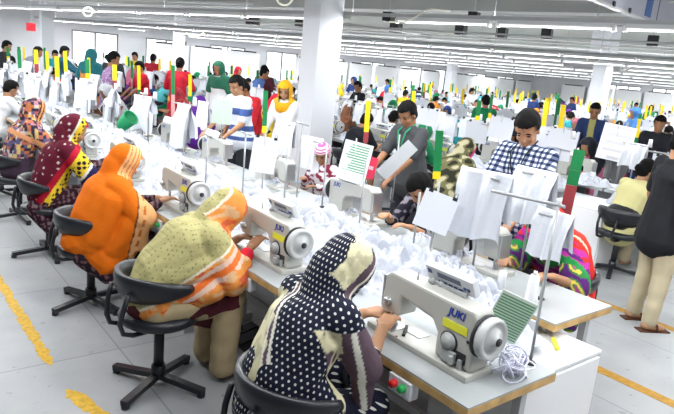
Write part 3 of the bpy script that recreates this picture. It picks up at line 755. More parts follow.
def drape_mesh(name, w, front, back, seed, amp=.02, m=None, gap=.02, n=22):
    """cloth hung over a bar along y: front fall on -x, back fall on +x, with vertical folds and its own thickness"""
    r = np.random.RandomState(seed); ph = r.rand(4)*6.28; tot = front+back
    def fn(th):
        def f(u, v):
            y = (u-.5)*w; s = v*tot-front          # <0 front side
            fold = amp*(math.sin(u*13+ph[0])+.6*math.sin(u*23+ph[1]+s*4))
            hang = min(1, abs(s)/.12)
            x = (-1 if s < 0 else 1)*(gap+abs(s)*.08)*hang + fold*hang + th
            flare = 1+.12*min(1, abs(s)/.4)*math.sin(ph[2]+s*5)
            z = -abs(s)-.02*math.sin(u*7+ph[3])*hang + (.012 if abs(s) < .05 else 0) + th*(1-hang)
            return (x, y*flare, z)
        return f
    b = MB(); b.sheet(fn(0), n, 26); b.sheet(fn(.004), n, 26); return b.mesh(name, m or CLW)
DRP = [drape_mesh('garment', .30, .34, .26, 31+i) for i in range(4)]
# ------------------------------------------------------------ near kit: stands, boards, flags
def stand(x, y, ztop, label, z0=TZ, cross=None, group=None, r=.007, cones=(), lean=(0,0)):
    o = empty('thread_stand', (x, y, z0)); tag(o, label, 'stand', group)
    MB().cyl((0,0,0), (lean[0],lean[1],ztop-z0), r, n=10).build('pole', POLE, o)
    MB().lathe([(0,.012),(.018,.012),(.024,.004),(.024,0),(0,0)], n=14).build('base', DARK, o)
    for (dx, dy, dz) in cross or ():
        MB().cyl((lean[0],lean[1],ztop-z0-.01), (lean[0]+dx,lean[1]+dy,ztop-z0-.01+dz), r*1.1, n=8).build('crossbar', POLE, o)
    return o
def board(loc, w, h, label, cat='paper', group=None, rz=None, tilt=-.16, roll=0., clips=2, m=None, name='paper_board', th=.004, lines=None, block=None, wl=.8):
    o = empty(name, loc, 0); o.rotation_euler = (roll, tilt, facing(loc[0], loc[1]) if rz is None else rz); tag(o, label, cat, group)
    MB().box((0,0,0), (th,w,h), bev=.001).build('sheet', m or PAPER, o)
    if clips:
        for y in ((-w*.36, w*.36) if clips == 2 else (0,)):
            b = MB(); b.box((0,y,h/2-.004), (.022,.03,.022), bev=.003); b.tube([(.006,y-.01,h/2+.006),(.012,y-.008,h/2+.03),(.012,y+.008,h/2+.03),(.006,y+.01,h/2+.006)], .002, 6); b.build('binder_clip', PAPB, o)
    if lines:
        n, lm = lines; b = MB(); r = random.Random(n*7)
        for i in range(n): ww = w*wl*(1 if wl > .8 else r.uniform(.6,1)); b.box((th/2+.0006, (w*wl-ww)/2, h*(.42-.84*i/(n-1))), (.0008, ww, h*.84/n*.5))
        b.build('printed_lines', lm, o)
    if block:
        c, y, z, bw, bh = block; b = MB().box((th/2+.0006,y,z), (.0012,bw,bh)); k = b.build('printed_block', c, o)
        b = MB(); 
        for i in range(5): b.box((th/2+.0016, y+(i-2)*bw*.16, z), (.0008, bw*.09, bh*.32))
        b.build('printed_letters', PAPER, k)
    return o
def flag(loc, h, parts, label, w=.05, rz=None, roll=0., group='coloured marker strips above the machines', tilt=0.):
    """stiff plastic strip; parts = list of (material, share of the height from the top)"""
    o = empty('marker_strip', loc, 0); o.rotation_euler = (roll, tilt, facing(loc[0], loc[1]) if rz is None else rz); tag(o, label, 'strip', group)
    z = h/2
    for m, s in parts:
        MB().box((0,0,z-h*s/2), (.006,w,h*s-.001), bev=.0015).build('band', m, o); z -= h*s
    return o
def cone(loc, label, h=.15, r=.030, name='thread_cone'):
    o = empty(name, loc); tag(o, label, 'thread')
    MB().lathe([(0,0),(r,.0),(r*1.02,.01),(r*.72,h*.92),(r*.6,h*.95),(0,h*.95)], n=18).build('thread', CONE, o)
    MB().lathe([(0,0),(r*.34,0),(r*.28,h*.1),(0,h*.1)], (0,0,h*.95), n=10).build('spool_tip', PAN, o); return o
def spool(loc, label):
    o = empty('thread_cone', loc); tag(o, label, 'thread'); MB().lathe([(0,0),(.06,0),(.065,.006),(.06,.012),(0,.012)], n=20).build('spool_plate', MW, o)
    MB().lathe([(0,.012),(.024,.012),(.022,.13),(.012,.135),(0,.135)], n=18).build('thread', CONE, o); return o
ROWL = 1.27
# ------------------------------------------------------------ front row of tables and machines
fn = ['the woman in polka-dot scarf', 'the woman in olive shawl', 'the woman in orange shawl', 'the woman in maroon spotted scarf', 'the woman in multicolour mosaic shawl', 'the farthest seat of the front row']
tt = tabletop_mesh(.57, 1.29)
mach0 = machine()
for i in range(9):
    yc = 1.2+.65+1.31*i
    lab = fn[i] if i < 5 else 'place %s along the front row' % ORD[i]
    table(.57, 1.29, (1.955, yc, 0), 0, 'grey-white sewing table with wood edge, in front of %s' % lab, 'sewing tables of the front row', detail=i < 3, me=tt)
    m_ = mach0 if i == 0 else copy_tree(mach0); m_.location = (1.885, 1.85+1.31*i-(.03 if i == 0 else 0), TZ)
    m_.rotation_euler = (0,0,0); m_['group'] = 'sewing machines of the front row'; m_['category'] = 'sewing machine'
    m_['label'] = 'cream sewing machine with grey handwheel, in front of %s' % lab
ch0 = chair(); chn = 0
for i in range(8):
    c_ = ch0 if i == 0 else copy_tree(ch0); c_.location = (ROWL+(.0 if i else .05), (1.80, 3.12, 4.47, 5.78, 7.12, 8.3, 9.6, 10.9)[i], 0); c_.rotation_euler = (0,0,(-.12,.08,-.15,-.50,-.4,0,.1,0)[i])
    tag(c_, 'black curved-back swivel chair under %s' % fn[i] if i < 5 else 'black swivel chair in the front row, %s from its near end' % ORD[i], 'chair', 'black swivel chairs of the front row')
# right-hand row of the near block: operators face the other way
RY = [2.20, 3.40, 4.62, 5.84, 7.06, 8.28, 9.5, 10.72, 11.94]
rn = ['the woman in red and purple drape', 'the dark-haired operator bent over below the lanyard man', 'the girl in pink striped cap']
t2 = tabletop_mesh(.57, 1.2)
for j, y in enumerate(RY):
    lab = rn[j] if j < 3 else 'place %s of the second row' % ORD[j]
    table(.57, 1.2, (2.99, y-.09, 0), PI, 'grey-white table with wood edge, at %s' % lab, 'sewing tables of the second row', detail=False, me=t2)
    m_ = copy_tree(mach0); m_.location = (3.07, y, TZ); m_.rotation_euler = (0,0,PI); m_['group'] = 'sewing machines of the second row'
    m_['label'] = 'cream sewing machine seen from behind, at %s' % lab
for j, y in enumerate((2.12, 3.25)):
    c_ = copy_tree(ch0); c_.location = (3.74, y, 0); c_.rotation_euler = (0,0,PI-.2); tag(c_, 'black swivel chair under ' + rn[j], 'chair', 'black swivel chairs of the second row')
# trough between the two rows, full of white pieces
TRW = mat('trough_white', (.66,.68,.72), .6)
o = empty('cloth_trough', (2.47, 0, 0)); tag(o, 'long white trough between the front and second sewing rows', 'trough')
MB().box((0,7.2,.62), (.44,11.2,.03)).build('shelf', TRW, o); MB().box((-.215,7.2,.68), (.012,11.2,.12)).build('side_board', TRW, o); MB().box((.215,7.2,.68), (.012,11.2,.12)).build('side_board', TRW, o)
for y in (1.8,4.5,7.2,10,12.6): MB().box((0,y,.305), (.4,.04,.60)).build('leg', TRW, o)
r = random.Random(3)
def garment(x, y, z, s, label, group, me=None, rx=0., ry=0.):
    o = link('garment', me or CRUM[r.randrange(6)], loc=(x,y,z)); o.rotation_euler = (rx, ry, r.uniform(0,6.28)); o.scale = (s*r.uniform(.85,1.15), s*r.uniform(.85,1.15), s*r.uniform(.9,1.3)); tag(o, label, 'garment', group); return o
for k in range(44):
    y = 1.75+k*.25; garment(2.47+r.uniform(-.08,.08), y+r.uniform(-.06,.06), .64+r.uniform(.03,.15), r.uniform(.85,1.15), 'crumpled white garment piece heaped in the trough between the first two rows', 'white garments heaped in the trough')
for i in range(8):
    for (dx, dy, s) in ((.22,.55,.62),(.24,.22,.5),(.19,-.2,.40),(-.0,.62,.42)):
        if i == 0 and dy < .3: continue
        garment(1.955+dx*.75+r.uniform(-.03,.03), 1.2+.65+1.31*i+dy-.05, TZ, s*r.uniform(.85,1.1), 'crumpled white garment piece lying on a front-row sewing table', 'white garments on the front-row tables')
for j in range(9):
    for (dx, dy, s) in ((-.2,.1,.55),(-.19,-.35,.5),(.12,.30,.45),(.2,-.45,.36)):
        if j == 0 and dy < 0: continue
        garment(2.99+dx*.8, RY[j]+dy, TZ, s*r.uniform(.85,1.1), 'crumpled white garment piece lying on a second-row sewing table', 'white garments on the second-row tables')
# white cabinet at the end of the trough
def cabinet():
    q = at(595.6, 349, .66); x1, y1 = q[0], q[1]
    o = empty('cabinet', (x1-.33, y1+.25-.02, 0), 0); tag(o, 'small white cabinet with black handle at the near end between two tables', 'cabinet')
    b = MB(); b.box((0,0,.335), (.66,.50,.63), bev=.012); b.build('body', WHITE, o)
    MB().box((0,0,.655), (.68,.52,.02), bev=.006).build('top', WHITE, o)
    d = MB().box((0,-.258,.335), (.64,.016,.60), bev=.006).build('door', WHITE, o)
    MB().tube([(-.20,-.266,.43),(-.20,-.295,.43),(-.20,-.295,.31),(-.20,-.266,.31)], .009, 8).build('handle', BLK, d)
    b = MB(); 
    for sx in (-.3,.3):
        for sy in (-.2,.2): b.box((sx,sy,.01), (.04,.04,.02))
    b.build('foot', DARK, o); return o
cab = cabinet()
c2 = copy_tree(cab); c2.location = (6.62, 3.55, 0); c2.rotation_euler = (0,0,-PI/2); c2['label'] = 'small white cabinet under the tables beside the person in pale yellow shirt'
q = at(401,270,.97); o = link('cloth_scrap', crumple_mesh('cloth_scrap', .10, .07, .05, 91, n=16, m=mat('scrap_maroon', (.20,.03,.06), .85)), loc=(2.28,2.28,.80)); tag(o, 'small dark maroon cloth scrap on the white heap behind the nearest machine', 'cloth')
q = atd(31,27,15.5); o = empty('hanging_sign', tuple(q), facing(q[0],q[1])); tag(o, 'small red square sign hanging under the lamps at far left', 'sign'); MB().box((0,0,0), (.02,.22,.20), bev=.004).build('plate', mat('sign_red', (.60,.015,.03), .5), o); MB().cyl((0,0,.10),(0,0,CEIL-q[2]), .006, n=6).build('cord', PIPE, o)
# ------------------------------------------------------------ stands, boards and strips of the near block
x, y = 2.2, 1.31
stand(x, y, 1.475, 'tall thread stand pole at the front corner of the nearest table', cross=((-.06,.29,.0),(.0,-.03,0)), r=.0065)
GRN_L = mat('green_print', (.10,.32,.14), .6); 
q = at(528,321,.97); board((q[0]-.05,q[1]+.06,q[2]), .155, .235, 'pale paper with green ruled lines hanging beside the front corner pole', roll=-.30, tilt=.25, clips=0, lines=(15, GRN_L), wl=.92, m=mat('paper_green_tint', (.70,.78,.70), .7))
spool((2.46, 1.97, .80), 'white thread cone on round plate behind the nearest sewing machine')
D.objects['thread_cone'].location = (2.80, 1.93, TZ)
cone((2.77, 1.71, TZ), 'tall white thread cone hidden partly behind the green-lined paper', h=.2, r=.036)
# tangle of waste thread
b = MB(); rr = random.Random(8)
for k in range(26):
    c = V(rr.gauss(0,.035), rr.gauss(0,.035), .035+abs(rr.gauss(0,.018))); a0 = rr.random()*6.28; pts = []
    nrm = V(rr.gauss(0,1), rr.gauss(0,1), rr.gauss(0,1)).normalized(); ux = nrm.orthogonal().normalized(); uy = nrm.cross(ux)
    R_ = rr.uniform(.025,.05)
    pts = [c+(ux*math.cos(a0+t*.6)+uy*math.sin(a0+t*.6))*R_*(1+.15*math.sin(t*.9)) for t in [q*.45 for q in range(30)]]
    pts = [V(q.x,q.y,max(.004,q.z)) for q in pts]; b.tube(pts, .0035, 5)
q = at(513,362,.80); o = b.build('thread_tangle', mat('thread_lilac_white', (.72,.72,.84), .8), loc=(q[0]-.02,q[1],TZ)); tag(o, 'tangled ball of pale waste thread by the handwheel of the nearest machine', 'thread')
o = empty('scissors', (2.33,1.36,.665+.02), .6)
q = at(556,340,.70)
o.location = (q[0],q[1],.672); o.rotation_euler = (0,0,.75); tag(o, 'yellow-handled thread cutter lying on the white cabinet', 'scissors')
MB().box((0,0,.008), (.13,.022,.014), bev=.005).build('handle', mat('yellow_plastic', (.62,.62,.03), .4), o); MB().box((.10,0,.008), (.08,.014,.004)).build('blade', STEEL, o)
q = at(384,326-75,.8)
# dark red cord from the needle of the nearest machine
pts = [at(396,336,.79), at(400,340,.775), at(415,349,.772), at(440,362,.772), at(462,372,.775)]
tag(MB().tube([V(*p) for p in pts], .004, 6).build('cord', mat('dark_red_thread', (.18,.01,.02), .6)), 'dark red cord trailing along the bed of the nearest machine', 'cord')
b = MB(); b.bar((0,0,.006), (.0,.11,.006), .014, .010); o = b.build('tweezers', BLK); q = at(413,334,.79); o.location = (q[0]-.06,q[1]-.0,TZ+.03); o.rotation_euler = (0,0,-.9); tag(o, 'black thread snips lying at the needle of the nearest machine', 'snips')
# clipboard and its green strip
q = at(436,212,1.13)
stand(q[0]+.05, q[1]+.05, 1.30, 'thread stand holding the white clipboard and green strip', r=.007, z0=.63)
board((q[0],q[1],q[2]), .215, .235, 'white paper block with two black binder clips hanging below the green strip', roll=-.28, clips=2, th=.018, rz=facing(q[0],q[1],.15))
q = at(438,155,1.42); flag(tuple(q), .33, ((FG,.84),(FY,.16)), 'green marker strip with yellow foot above the clipboard', w=.052, roll=.06)
q = at(572,184,1.22); flag(tuple(q), .54, ((FG,.30),(FG,.22),(FR,.48)), 'tall leaning green and maroon marker strip beside the checked-shirt man', w=.085, roll=-.04)
stand(q[0]+.03, q[1]+.02, 1.5, 'thread stand behind the tall green and maroon strip')
def fl(px, py, z, pxh, parts, label, roll=.03, w=None, pole=True):
    q = at(px, py, z); P = proj(q); k = P[2]/F; flag(tuple(q), pxh*k, parts, label, w=w or max(.05, .05), roll=roll)
    if pole: stand(q[0]+.010, q[1]+.012, q[2]+.1, 'pole carrying the ' + label, r=.006 if P[2] < 7 else .010)
    return q
fl(367,122,1.42,42,((FY,.74),(FR,.26)),'yellow strip with maroon foot before the lanyard man')
fl(265,112,1.40,42,((FG,.83),(FY,.17)),'green strip with yellow foot right of the striped-shirt man')
fl(190,88,1.42,27,((FY,.8),(FG,.2)),'yellow strip left of the purple shawl')
fl(173,92,1.40,52,((FG,.55),(FP,.45)),'green strip with pink foot before the red kameez woman')
fl(139,80,1.45,28,((FY,.84),(FG,.16)),'yellow strip behind the orange shawl')
fl(132,70,1.50,17,((FG,1.),),'short green strip at the white heap behind the orange shawl')
fl(89,68,1.52,20,((FY,1.),),'yellow strip by the teal headscarf at left')
fl(45,59,1.52,22,((FG,1.),),'green strip before the left white pillar')
fl(24,54,1.55,14,((FY,1.),),'yellow strip at the far left end')
fl(637,135,1.36,42,((FG,.12),(FY,.44),(FG,.44)),'yellow and green strip above the beige-shirt man')
fl(545,107,1.45,18,((FY,1.),),'yellow strip above the checked-shirt man')
fl(556,115,1.42,26,((FG,1.),),'green strip right of the checked-shirt man')
fl(490,113,1.42,36,((FG,.5),(FY,.5)),'green and yellow strip left of the checked-shirt man')
fl(430,94,1.50,18,((FY,1.),),'yellow strip right above the lanyard man')
def bd(px, py, z, wpx, hpx, label, roll=-.1, clips=2, m=None, pole=True, tilt=-.16, **k):
    q = at(px, py, z); P = proj(q); s = P[2]/F; board(tuple(q), wpx*s, hpx*s, label, roll=roll, clips=clips, m=m, tilt=tilt, **k)
    if pole: stand(q[0]+.010, q[1]+.012, q[2]+hpx*s/2+.03, 'pole behind the ' + label, r=.006)
    return q
bd(264,155,1.14,25,36,'white paper block with binder clip under the green and yellow strip')
bd(222,112,1.32,20,24,'pale green-tinted sheet before the striped-shirt man', roll=-.05, clips=0, m=mat('paper_sage', (.42,.50,.44), .7))
bd(354,165,1.12,29,46,'white sheet with printed green text lines beside the red tag', roll=-.16, clips=0, lines=(16, GRN_L), wl=.78)
bd(371,168,1.10,10,22,'red tag with white lettering next to the printed sheet', roll=-.16, clips=0, m=mat('tag_red', (.62,.03,.08), .5), block=(mat('tag_red', (.62,.03,.08), .5),0,0,.05,.10), pole=False)
bd(428,117,1.42,21,17,'white board with clips above the shoulder of the lanyard man')
bd(563,139,1.34,28,20,'white board with two clips right of the checked-shirt man')
bd(501,128,1.36,24,22,'white board with two clips left of the checked-shirt man')
bd(616,143,1.30,30,36,'white board with printed lines before the blue-jacket man', clips=0, lines=(5, mat('grey_print', (.5,.5,.52), .6)))
bd(397,160,1.16,14,44,'clear plastic sleeve of papers leaning before the grey-shirt man', roll=-.7, clips=0, m=mat('sleeve_grey_white', (.40,.42,.44), .35))
# garments hung over the stands
def hang(px, py, z, rz, s, label, k=0, me=None, pole=True, sz=1.):
    q = at(px, py, z); o = link('garment', me or DRP[k % 4], loc=tuple(q), rz=rz); o.scale = (s, s, s*sz); tag(o, label, 'garment', 'white garments hung over the stands')
    if pole: stand(q[0], q[1], z-.02, 'stand under the ' + label, cross=((0,.1,0),(0,-.1,0)))
big = drape_mesh('garment', .40, .48, .36, 61, amp=.026)
hang(487,172,1.40,.25,.85,'white garment draped left of the checked-shirt man',0,big)
hang(537,170,1.42,-.1,.80,'white garment draped before the checked shirt',1,big,sz=.9)
hang(556,212,1.27,-.15,.62,'white garment hanging before the woman in red and purple drape',2,big,sz=.9)
hang(203,102,1.34,0.,1.,'white garment hung left of the striped-shirt man',2)
hang(186,115,1.22,.3,1.,'white garment hung below the red kameez woman',3)
hang(286,122,1.24,.2,1.1,'white garment hung below the yellow headscarf',1)
hang(313,138,1.2,.2,1.,'grey-white garment hung before the big pillar',0)
hang(150,72,1.40,.2,1.2,'white garment hung behind the orange shawl',1)
hang(118,72,1.40,.2,1.2,'white garment hung below the purple dress woman',2)
hang(95,75,1.40,.2,1.2,'white garment hung right of the green bin',3)
hang(70,60,1.5,.2,1.4,'white garment hung before the man in teal',0)
hang(28,62,1.5,.2,1.4,'white garment hung under the far-left yellow strip',1)
for i, (px, py, zt, lab) in enumerate(((296,205,1.47,'tall bare pole behind the second sewing machine'),(357,245,1.35,'tall bare pole between the printed sheet and the polka-dot scarf'),(322,205,1.3,'bare pole before the pillar foot'),(242,200,1.35,'bare pole above the olive shawl'),(205,195,1.3,'bare pole over the third sewing machine'),(283,215,1.3,'short pole behind the second machine'),(412,255,1.2,'slim pole left of the clipboard'))):
    q = at(px, py, .78); stand(q[0], q[1], zt, lab, cross=((.02,.12,0),(-.02,-.12,0)) if i in (0,3,4) else None)
# green bags
GB = mat('green_bag', (.01,.24,.09), .5)
def bin_(px, py, z, w, h, label, tilt=0.):
    q = at(px, py, z); o = empty('green_bag', tuple(q), .3); o.rotation_euler = (tilt,0,.4); tag(o, label, 'bag')
    b = MB(); b.lathe([(0,-h/2),(w*.36,-h/2),(w*.42,-h*.3),(w*.5,h/2),(w*.47,h/2),(w*.39,-h*.3),(0,-h*.42)], n=14); b.build('bag_body', GB, o)
    b = MB(); b.tube([(w*.49*math.cos(t),w*.49*math.sin(t),h/2) for t in np.linspace(0,2*PI,16,endpoint=False)], .012, 6, closed=True); b.build('rim', GB, o)
bin_(24,91,1.0,.36,.30,'green bag upright at the left between white heaps')
bin_(126,122,1.0,.20,.22,'green bag tipped over among white heaps behind the orange shawl', .9)

# ------------------------------------------------------------ the five women of the front row
def bodyskin(i): return SKIN[i]
def fold(seed, a=.007, k=30): return lambda p: a*wav(p*A(1,1,.55), k, seed)+a*.5*wav(p, k*2.2, seed+1)+a*1.1*(1-np.abs(np.sin(p@A(.85,.35,-.45)*15+3.2*wav(p, 6, seed+2))))**2*sstep(wav(p, 9, seed+4), -.25, .25)
ND = (.010,.012,.028)
def dots3(p, per, rad, seed=0):
    q = p/per; c = np.floor(q)+.5; return (np.linalg.norm((q-c)*A(1,1,1), axis=1) < rad)
# A: polka-dot scarf
HN = lambda y=0: ((.535,.05+y,.835), (.515,-.085+y,.845))
J = skel(lean=.46, hp=.85, hy=.0, hands=((.545,.12,.835),(.50,-.06,.845)))
wA = put_person(body_mesh(J, 'woman', SKIN[1], vox=.006), 'woman seated nearest, in black polka-dot scarf with cream lace patches, seen from behind', (ROWL-.055,1.81,0), -.02)
def near_head(J, p):
    q = local_head(J, p); return q[:,0], q[:,1], q[:,2], ((np.linalg.norm(q-A(-.0,0,.04), axis=1) < .17) & (q[:,2] > -.10))
def zonesA(p):
    f, l, u, hd = near_head(J, p); n = wav(p, 60, 5)*.5+wav(p, 150, 6)*.35
    lace = np.zeros(len(p)); mauve = np.zeros(len(p)); whit = np.zeros(len(p))
    lace[hd & (f+.04*n > -.095) & (f+.03*n < -.005) & (u+.05*n > -.045) & (l+.04*n < .035)] = 1
    mauve[hd & (f > -.002)] = 1; whit[hd & (f > .034) & (f < .05)] = 1; mauve[hd & (f > .06)] = 0
    x, y, z = p.T; bd = ~hd
    dd = (y+.055)-.55*(z-.84)+.25*np.minimum(x,0); lace[bd & (dd+.05*n > .03) & (x < .16) & (z+.05*n < 1.0) & (z > .6)] = 1
    st = np.abs(dd)
    whit[bd & (x < .15) & (st < .008)] = 1; mauve[bd & (x < .15) & (np.abs(dd-.02) < .011)] = 1; whit[bd & (x < .15) & (np.abs(dd-.037) < .006)] = 1
    low = bd & (x+.35*(z-.8) > .12) & (y < .05) & (z < .96)
    mauve[low] = 1; lace[low & (n > -.22) & (x+.35*(z-.8) < .20)] = 1
    e = x+.35*(z-.8)
    whit[low & (np.abs(e-.245) < .012)] = 1
    lace[bd & (x < -.02) & (y < -.03) & (y > -.08) & (z < .74) & (n > -.3)] = 1
    return lace, mauve, whit, n
def paintA(p):
    la, ma, wh, n = zonesA(p); c = base(p, ND); c = mixc(c, (.10,.065,.085), ma); m2 = la*(.75+.25*(n > -.1))
    c = mixc(c, (.62,.58,.38), m2); return mixc(c, (.72,.70,.62), wh)
def mskA(p):
    la, ma, wh, n = zonesA(p); return (1-np.maximum(np.maximum(la, ma), wh))
DOTA = dot_mat('polka_dot_cloth', (.62,.62,.58), .031, .17)
sb = scarf_blob(J, arms=.95); sb.cap(J['waist']+V(.02,-.1,0), J['pel']+V(.16,-.17,.06), .09,.07); sb.cap(J['elR']+V(-.02,0,.01), J['elR']+V(.02,.02,-.22), .06,.03)
link('scarf', sb.mesh('scarf', DOTA, vox=.007, smooth=8, disp=fold(3,.006), cut=face_cut(J, .10), paint=paintA, msk=mskA, uv=cyl_uv(J)), wA)
kb = Blob()
for s in 'LR':
    kb.cap(J['hip'+s], J['kn'+s], .12,.085); kb.cap(J['kn'+s], J['an'+s]+V(-.02,0,.14), .085,.075)
kb.cap(J['pel'], J['waist'], .15,.145, fl=((0,1,0),1.3)); kb.cap(J['shR'], J['elR'], .06,.052); kb.cap(J['shL'], J['elL'], .06,.052)
for s in 'LR': kb.cap(J['el'+s], J['el'+s].lerp(J['wr'+s],.30), .05,.044)
link('kameez', kb.mesh('kameez', DOTA, vox=.008, disp=fold(8), paint=lambda p: base(p, ND), msk=lambda p: np.ones(len(p)), uv=cyl_uv(J)), wA)
# B: olive shawl with orange border
J = JB = skel(lean=.72, hp=.95, hy=.1, hands=((.575,.09,.83),(.52,-.16,.845)))
wB = put_person(body_mesh(J, 'woman', SKIN[0], vox=.007), 'woman bent over second machine, in olive shawl with orange border and red cuff', (ROWL-.04,3.13,0), -.03)
def paintB(p):
    f, l, u, hd = near_head(JB, p); n = wav(p, 70, 25)*.5+wav(p, 160, 26)*.3; x, y, z = p.T
    c = base(p, (.40,.365,.165)); c = mixc(c, (.13,.13,.06), dots3(p, .021, .25)*.9)
    e = .36-(z-(.49+.74*x))      # grows towards the lower front hem
    bdr = (~hd & (e > .21)) | (hd & (f > -.10))
    c = mixc(c, (.74,.27,.06), bdr*1.); c = mixc(c, (.70,.42,.22), (bdr & (n > .12))*1.); c = mixc(c, (.60,.12,.05), (bdr & (n < -.22))*1.)
    c = mixc(c, (.78,.68,.52), (((~hd) & (np.abs(e-.215) < .009)) | (hd & (np.abs(f+.10) < .006)))*1.)
    med = (~hd) & (e > .25) & (e < .36) & (np.sin(y*26+2.) > .35); c = mixc(c, (.72,.50,.40), med*1.); c = mixc(c, (.75,.16,.03), (med & (np.abs(e-.305) < .022))*1.)
    return c
sb = scarf_blob(J, arms=1.0, bulk=.012); sb.cap(J['elR'], J['elR'].lerp(J['wrR'],.5), .085,.06); sb.cap(J['elL'], J['elL'].lerp(J['wrL'],.2), .08,.06); sb.cap(J['pel']+V(.05,0,0), J['elR']+V(-.1,.03,-.05), .13,.07); sb.cap(J['shR'], J['elR'].lerp(J['wrR'],.4)+V(-.02,0,-.02), .09,.08); sb.cap(J['waist']+V(0,-.08,-.02), J['elR'].lerp(J['wrR'],.35)+V(-.03,.02,-.02), .11,.075); sb.cap(J['pel']+V(-.02,-.10,.02), J['elR'].lerp(J['wrR'],.2)+V(-.06,.02,-.03), .09,.07); sb.cap(J['waist']+V(0,-.1,0), J['shR'].lerp(J['elR'],.5), .11,.08)
link('shawl', sb.mesh('shawl', CLOTH, vox=.0075, smooth=8, disp=fold(23,.007), cut=face_cut(J, .10), paint=paintB), wB)
b = Blob(); b.cap(J['elR'].lerp(J['wrR'],.45), J['elR'].lerp(J['wrR'],.80), .052,.044); link('cuff', b.mesh('cuff', mat('red_cuff', (.55,.01,.03), .8), vox=.008), wB)
b = Blob(); b.cap(J['pel']+V(0,0,-.02), J['waist'], .155,.14, fl=((0,1,0),1.3))
for s in 'LR': b.cap(J['hip'+s], J['kn'+s], .12,.10)
b.cap(V(.25,0,.46), V(.40,-.02,.40), .11,.10)
link('kameez', b.mesh('kameez', mat('maroon_kameez', (.085,.012,.02), .85, var=.4, vscale=7), vox=.010, disp=fold(9)), wB)
link('shalwar', trousers_mesh(J, 'shalwar', mat('beige_shalwar', (.46,.36,.21), .85, var=.1), off=.034), wB)
# C: orange shawl
J = JC = skel(lean=.42, hp=.50, hy=-.05, hands=((.57,.10,.83),(.52,-.13,.86)))
wC = put_person(body_mesh(J, 'woman', SKIN[1], vox=.008), 'woman in plain orange shawl with peach striped border, third from front', (ROWL-.03,4.43,0), -.05, sc=.96)
def paintC(p):
    f, l, u, hd = near_head(JC, p); x, y, z = p.T; c = base(p, (.68,.145,.006))
    st = hd & (f > -.035); c = mixc(c, (.78,.42,.18), st*1.); c = mixc(c, (.42,.10,.02), (st & (np.sin(f*190+l*25) > .78))*1.)
    c = mixc(c, (.78,.24,.03), (st & (f > .065))*1.)
    e = x*.95+(.95-z)*.12; bdr = ~hd & (e > .285); c = mixc(c, (.76,.40,.17), bdr*1.)
    c = mixc(c, (.14,.04,.015), (~hd & (np.abs(e-.285) < .006))*1.); c = mixc(c, (.50,.14,.02), (bdr & (np.abs(e-.335) < .010) & (np.sin(z*70) > -.4))*1.)
    return c
sb = scarf_blob(J, arms=1.0, bulk=.02); sb.cap(J['elR'], J['elR']+V(.03,.05,-.25), .085,.05); sb.cap(J['elR'], J['elR'].lerp(J['wrR'],.35), .08,.055); sb.cap(J['pel']+V(-.05,-.03,0), J['pel']+V(.10,-.12,-.16), .15,.12); sb.cap(J['elR']+V(0,.05,-.15), J['pel']+V(.1,-.1,-.12), .08,.12); sb.cap(J['shR'], J['elR'].lerp(J['wrR'],.3)+V(0,0,-.05), .09,.09); sb.cap(J['elR'].lerp(J['wrR'],.3)+V(-.02,0,-.04), J['pel']+V(.24,-.13,-.08), .08,.09); sb.cap(J['elR']+V(-.06,.02,-.05), J['pel']+V(.14,-.14,-.05), .09,.10); sb.cap(J['shR']+V(-.05,0,-.1), J['pel']+V(.02,-.12,.05), .12,.12)
link('shawl', sb.mesh('shawl', CLOTH, vox=.009, smooth=8, disp=fold(43,.008,24), cut=face_cut(J, .085), paint=paintC), wC)
DPRINT = lambda cols, k=.03: (lambda p: mixc(base(p, cols[0]), cols[1], (wav(p, 6.28/k, 77) > .22)*1.))
b = Blob(); b.cap(J['pel'], J['waist'], .15,.14, fl=((0,1,0),1.3))
for s in 'LR': b.cap(J['hip'+s], J['kn'+s], .12,.09); b.cap(J['kn'+s], J['an'+s], .085,.06); b.cap(J['sh'+s], J['el'+s], .058,.05); b.cap(J['el'+s], J['el'+s].lerp(J['wr'+s],.85), .05,.036)
b.cap(V(-.05,-.1,.45), V(.1,-.16,.30), .09,.06)
link('kameez', b.mesh('kameez', CLOTH, vox=.011, disp=fold(9), paint=DPRINT(((.018,.012,.02),(.16,.08,.09)))), wC)
# D: maroon spotted scarf, yellow dotted band
J = JD = skel(lean=.36, hp=.45, hy=-.15, hands=((.56,.06,.84),(.50,-.14,.92)))
wD = put_person(body_mesh(J, 'woman', SKIN[1], vox=.009), 'woman in maroon spotted scarf with yellow and black dotted band, fourth from front', (ROWL-.02,5.78,0), -.08)
def paintD(p):
    f, l, u, hd = near_head(JD, p); x, y, z = p.T; c = base(p, (.10,.008,.022)); c = mixc(c, (.60,.52,.50), dots3(p+.01, .055, .20)*1.)
    e = f*1.; yb = hd & (e > .01) & (e < .075); c = mixc(c, (.74,.52,.03), yb*1.); c = mixc(c, (.012,.01,.02), (yb & dots3(p, .035, .42))*1.); c = mixc(c, (.45,.01,.03), (hd & (e > .075))*1.); c = mixc(c, (.70,.66,.55), (hd & (np.abs(e-.01) < .008))*1.)
    g = x*.75+(1.0-z)*.5-.1*y
    c = mixc(c, (.42,.01,.03), (~hd & (g > .16) & (g < .21))*1.); y2 = ~hd & (g > .21) & (g < .33); c = mixc(c, (.74,.52,.03), y2*1.); c = mixc(c, (.012,.01,.02), (y2 & (g > .235) & dots3(p, .042, .45))*1.)
    c = mixc(c, (.70,.66,.60), (~hd & (np.abs(g-.338) < .01))*1.); c = mixc(c, (.015,.015,.07), (~hd & (g > .348))*1.); return c
sb = scarf_blob(J, arms=1.0, bulk=.01); sb.cap(J['elR'], J['elR']+V(.02,.03,-.22), .08,.05)
link('scarf', sb.mesh('scarf', CLOTH, vox=.0085, smooth=7, disp=fold(63,.007), cut=face_cut(J, .07, hw=.08), paint=paintD), wD)
